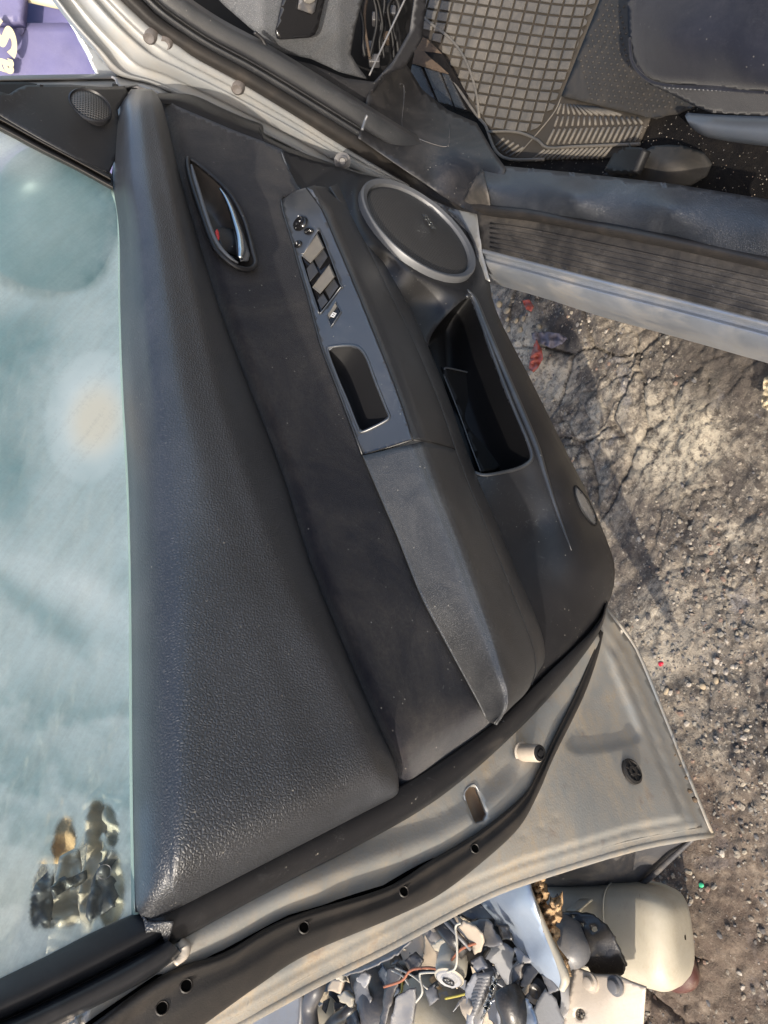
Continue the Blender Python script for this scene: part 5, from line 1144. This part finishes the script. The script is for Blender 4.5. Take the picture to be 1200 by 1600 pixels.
tube('badge_ring', [hc + hd * .0065 + hu * .006 * math.cos(t) + hv * .009 * math.sin(t) for t in np.linspace(0, 2 * math.pi, 20)], .0012, M['black'], hl_, 5, sub=False)
tube('badge_mark', [hc + hd * .006 + hu * a_ + hv * b_ for a_, b_ in ((-.002, -.004), (.002, -.002), (-.001, .002), (.002, .004))], .0009, M['black'], hl_, 5)
o = tube('bundle', [H(676, 1528, .25), H(684, 1545, .25), H(682, 1556, .24)], .008, M['foam']); tag(o, 'frayed brown wire bundle beside the horn', 'wire bundle')
o = tube('orange_wire', line([(600, 1542), (628, 1532), (642, 1516), (668, 1512), (694, 1514), (706, 1500), (722, 1482), (755, 1470)], H, .36), .0022, M['wire_red'], None, 6); tag(o, 'thin orange wire looping over the wreckage', 'wire')
o = tube('white_wire', line([(650, 1566), (660, 1550), (656, 1525), (662, 1520), (700, 1518), (713, 1508), (714, 1470), (712, 1448), (720, 1442)], H, .37), .0018, M['wire_white'], None, 6); tag(o, 'thin white wire kinked past the horn', 'wire')
for i, (a_, b_, lb) in enumerate((((618, 1512), (668, 1545), 'straight white wire crossing the orange one'), ((612, 1516), (640, 1540), 'short white wire left of the straight one'))):
    o = tube('wire', line([a_, ((a_[0] + b_[0]) / 2 + 3, (a_[1] + b_[1]) / 2 - 3), b_], H, .35), .0018, M['wire_white'], None, 6); tag(o, lb, 'wire')
o = tube('wire', line([(696, 1560), (715, 1556), (730, 1552)], H, .30), .002, M['wire_yellow'], None, 6); tag(o, 'yellow wire end right of the horn', 'wire')
o = tube('wire', line([(628, 1530), (628, 1545), (625, 1556)], H, .34), .002, M['wire_yellow'], None, 6); tag(o, 'short yellow wire crossing the slate tray', 'wire')
o = blob('cream_canister', H(690, 1600, .24), ([.8, .5, -.1], [0, 0, 1], [-.5, .8, 0]), (.085, .06, .055), M['cream'], None, 2.4); tag(o, 'rounded cream canister at the bottom edge below the horn', 'canister')
o = tube('air_duct', [H(566, 1508, .27), H(572, 1530, .28), H(586, 1552, .29), H(594, 1580, .30), H(590, 1620, .30)], [.022, .030, .036, .038, .036], M['dgrey'], None, 16); tag(o, 'curved dark grey air duct standing out of the wreckage', 'duct')
sheet('duct_flange', [(552, 1540), (562, 1520), (572, 1535), (580, 1560), (572, 1600), (560, 1640), (545, 1640), (560, 1590)], .33, 'mgrey', 'grey flange left of the curved air duct', 'flange', 5, .003, .01)
sheet('slate_shard', [(590, 1520), (598, 1508), (606, 1520), (604, 1532), (625, 1548), (612, 1560), (600, 1545)], .30, 'bluegrey', 'blue-grey shard just right of the air duct mouth', 'shard', 4, .003, .012)
sheet('curled_strip', [(606, 1512), (624, 1510), (628, 1518), (618, 1545), (606, 1580), (596, 1640), (586, 1640), (598, 1570)], [(606, 1512, .34), (624, 1510, .34), (596, 1640, .36)], 'dgrey', 'curled slate strip with a pale torn edge', 'strip', 4, .003, .01)
sheet('slate_tray', [(618, 1560), (640, 1546), (650, 1546), (650, 1560), (645, 1590), (640, 1640), (606, 1640), (612, 1590)], [(618, 1560, .36), (650, 1546, .35), (630, 1600, .34)], 'mgrey', 'scratched slate grey tray at the bottom edge left of the cream canister', 'tray', 4, .003, .012)
for q, m_, lb in (([(512, 1540), (518, 1528), (534, 1532), (530, 1552), (512, 1548)], 'tan', 'upper pale block beside the dark hose'), ([(528, 1555), (538, 1548), (550, 1560), (549, 1575), (540, 1568), (530, 1566)], 'cream', 'lower pale chip beside the dark hose'),
                  ([(518, 1515), (530, 1518), (538, 1535), (526, 1530)], 'cream', 'thin white sliver above the pale block')):
    sheet('plastic_chip', q, .33, m_, lb, 'chip', 4, .010, .004)
o = tube('dark_hose', [H(505, 1520, .31), H(495, 1545, .33), H(484, 1570, .33), H(486, 1600, .33), H(495, 1640, .33)], [.012, .016, .016, .015, .015], M['dgrey'], None, 12); tag(o, 'dark hose hanging down left in the wreckage', 'hose')
o = tube('black_hose', [H(560, 1560, .26), H(545, 1580, .28), H(520, 1598, .28), H(500, 1630, .27)], .012, M['black'], None, 12); tag(o, 'thin black hose curving over the cream bowl', 'hose')
o = blob('cream_bowl', H(505, 1615, .22), ([1, 0, 0], [0, 0, 1], [0, 1, 0]), (.075, .04, .06), M['cream'], None, 2.2); tag(o, 'cream bowl shape at the bottom edge left of the air duct', 'bowl')
sheet('corner_panel', [(640, 1500), (668, 1512), (690, 1540), (680, 1560), (650, 1548), (618, 1520)], .24, 'mgrey', 'flat grey tray floor beneath the orange wire', 'tray', 6, .003, .01)
sheet('inner_bumper', [(726, 1545), (740, 1520), (748, 1530), (745, 1560), (738, 1600), (730, 1650), (722, 1640), (730, 1580)], .35, 'lgrey', 'upright light grey blade right of the foil horn', 'blade', 4, .003, .006)
# corrugated guard
cg = root('corrugated_guard', 'grey corrugated guard with torn foil edge', 'guard', H(760, 1560, .1))
for k in range(11):
    f = k / 10; x0, y0 = 772 - 24 * f, 1522 + 50 * f; x1, y1 = 750 - 8 * f - 4, 1530 + 60 * f
    tube('corrugation', [H(x0, y0, .34), H((x0 + x1) / 2, (y0 + y1) / 2 - 1, .35), H(x1 - 4, y1 - 4, .34)], .0052, M['mgrey'], cg, 6, 3)
patch('guard_back', [(744, 1530), (772, 1516), (776, 1526), (764, 1560), (752, 1600), (742, 1640), (728, 1640), (736, 1580)], H, .335, M['lgrey'], cg, 5, thick=.003)
patch('foil_edge', [(770, 1525), (778, 1535), (768, 1560), (762, 1580), (752, 1596), (756, 1575), (764, 1550)], H, lambda x, y: .355 + .01 * np.sin(x * .9) * np.sin(y * .5), M['foil'], cg, 3, smooth=False)
o = tube('rubber_stop', [H(790, 1545, .36), H(798, 1565, .36), H(804, 1590, .355), H(800, 1630, .34)], [.018, .022, .02, .016], M['black'], None, 12); tag(o, 'stubby black arm between corrugated guard and grey cone', 'arm')
lm = root('lamp_socket', 'round grey lamp socket with nested black rings', 'lamp socket', H(840, 1550, .1))
lc = H(838, 1548, .30)
lathe('socket_shell', lc, [.1, .3, 1], [(.048, -.06), (.046, -.01), (.044, 0), (.040, .004), (.036, -.002)], M['lgrey'], lm, 32)
lathe('socket_ring', lc, [.1, .3, 1], [(.036, -.004), (.034, .003), (.026, .003), (.024, -.006), (.020, -.006), (.018, .002), (.010, .004), (.0001, -.002)], M['black'], lm, 32)
sheet('cone_shell', [(852, 1545), (868, 1560), (880, 1590), (888, 1640), (850, 1640), (830, 1580)], [(852, 1545, .31), (880, 1590, .30), (850, 1640, .33)], 'lgrey', 'light grey cone shell trailing below the lamp socket', 'shell', 5, .003)
sheet('pale_blue_blade', [(808, 1572), (820, 1558), (830, 1575), (842, 1610), (850, 1650), (815, 1650), (808, 1610)], [(808, 1572, .34), (830, 1575, .36), (830, 1640, .36)], 'blue_panel', 'pale blue blade at the bottom edge left of the cone shell', 'blade', 4, .003, .008)
sheet('white_wedge', [(806, 1550), (826, 1538), (822, 1552), (808, 1562)], .33, 'tan', 'tiny pale wedge between arm and lamp socket', 'wedge', 3, .004)
sheet('clear_lens_shard', [(812, 1540), (822, 1512), (836, 1504), (850, 1515), (838, 1524), (824, 1544)], .31, 'mgrey', 'grey lens shard above the lamp socket', 'shard', 4, .003, .01)
sheet('blue_curl', [(880, 1490), (890, 1488), (900, 1496), (897, 1512), (888, 1520), (880, 1512)], .27, 'blue_panel', 'small pale blue curl between fender tip and bracket', 'scrap', 4, .003, .006)
sheet('tray_floor', [(480, 1500), (560, 1480), (640, 1440), (760, 1400), (870, 1400), (888, 1480), (880, 1660), (420, 1660), (430, 1560)], [(480, 1500, .16), (870, 1400, .16), (650, 1600, .14), (880, 1660, .14), (420, 1660, .16)], 'black', 'crumpled black bumper skin at the bottom of the scrap heap', 'bumper', 14, .003, .03)
# small crumbs of broken plastic
M['crumbs'] = stone_mat('plastic_crumbs', [(.03, .03, .03), (.15, .16, .18), (.33, .34, .36), (.06, .06, .065), (.45, .38, .28), (.02, .02, .022), (.22, .23, .25)])
V3 = []; fs = []
for k in range(420):
    x = random.uniform(470, 885); y = random.uniform(1405, 1610)
    if y < 1640 - .46 * x + 60: continue
    c = H(x, y, random.uniform(.17, .27)); d = np.random.normal(size=3); e = np.random.normal(size=3); d /= np.linalg.norm(d); e /= np.linalg.norm(e); s = random.uniform(.006, .026)
    nrm_ = np.cross(d, e); nrm_ /= np.linalg.norm(nrm_); o_ = len(V3)
    q = [c + d * s, c + e * s * random.uniform(.5, 1.2), c - d * s * random.uniform(.3, 1), c - e * s * random.uniform(.3, .9)]
    V3 += q + [p + nrm_ * .0022 for p in q]; fs += [[o_ + i for i in f] for f in ([0, 1, 2, 3], [7, 6, 5, 4], [0, 4, 5, 1], [1, 5, 6, 2], [2, 6, 7, 3], [3, 7, 4, 0])]
o = link('plastic_crumbs', V3, fs, M['crumbs'], smooth=False); o['kind'] = 'stuff'; o['label'] = 'small broken plastic bits filling the scrap heap'; o['category'] = 'debris'
# things seen dimly through the wiped hand print, outside the door
def seen(px, py, d): return P(px, py, -d)
for q, n_, m_, lb in (([(70, 1500), (78, 1420), (100, 1340), (125, 1330), (135, 1400), (120, 1500)], -1.15, 'plate', 'tan curved sheet seen through the middle of the hand print'),
    ([(30, 1500), (36, 1430), (56, 1380), (76, 1360), (84, 1410), (70, 1500)], -1.10, 'dgrey', 'dark sheet seen through the left edge of the hand print'),
    ([(128, 1500), (124, 1420), (136, 1330), (128, 1260), (158, 1235), (172, 1300), (160, 1380), (146, 1500)], -1.05, 'tan', 'dusty sheet seen through the middle fingers of the hand print'),
    ([(150, 1470), (150, 1400), (168, 1300), (162, 1240), (200, 1240), (205, 1330), (196, 1470)], -1.02, 'cream', 'cream sheet seen through the right of the hand print'),
    ([(140, 1440), (150, 1370), (176, 1320), (200, 1340), (192, 1390), (172, 1420)], -1.0, 'dgrey', 'dark torn sheet seen through the palm of the hand print'),
    ([(86, 1385), (128, 1362), (130, 1372), (92, 1398)], -1.0, 'black', 'short black bar seen through the hand print'),
    ([(60, 1350), (88, 1240), (120, 1260), (116, 1350)], -1.3, 'foam', 'brown sheet seen through the thumb of the hand print')):
    sd = random.uniform(0, 40)
    o = patch('scrap_sheet', q, P, lambda x, y: n_ + .05 * np.array([noise.noise(Vector((a * .04, b * .04, sd))) for a, b in zip(np.ravel(x), np.ravel(y))]), M[m_], None, 6, thick=.01); tag(o, lb, 'scrap sheet')

# more broken pieces, small ones between the big parts
for q, z_, m_, lb in (([(556, 1530), (566, 1516), (578, 1524), (570, 1545)], .345, 'lgrey', 'pale splinter at the mouth of the air duct'),
    ([(632, 1500), (648, 1488), (660, 1500), (650, 1516), (638, 1514)], .335, 'dgrey', 'dark splinter above the orange wire'),
    ([(664, 1545), (678, 1538), (684, 1560), (670, 1572)], .345, 'mgrey', 'grey splinter left below the horn'),
    ([(735, 1500), (752, 1494), (760, 1512), (744, 1522)], .345, 'lgrey', 'pale splinter below the damper foot plate'),
    ([(774, 1440), (790, 1446), (800, 1470), (786, 1468)], .35, 'black', 'black splinter tucked under the pale blue fender piece'),
    ([(800, 1512), (816, 1506), (812, 1530), (800, 1538)], .345, 'dgrey', 'dark splinter left of the lamp socket'),
    ([(846, 1522), (862, 1530), (872, 1548), (858, 1552)], .35, 'mgrey', 'grey splinter between lamp socket and fender tip'),
    ([(716, 1565), (730, 1556), (738, 1575), (728, 1596)], .35, 'tan', 'tan splinter right of the cream canister'),
    ([(776, 1575), (790, 1566), (792, 1600), (778, 1612)], .35, 'lgrey', 'pale splinter between guard and rubber stop'),
    ([(540, 1590), (556, 1580), (560, 1604), (546, 1612)], .345, 'black', 'black splinter at the bottom between bowl and duct'),
    ([(604, 1490), (620, 1486), (626, 1500), (610, 1508)], .34, 'black', 'black splinter under the curved deflector blade'),
    ([(690, 1500), (700, 1494), (712, 1500), (700, 1508)], .30, 'foam', 'rusty brown splinter above the horn')):
    sheet('splinter', q, z_, m_, lb, 'splinter', 4, .004, .02)
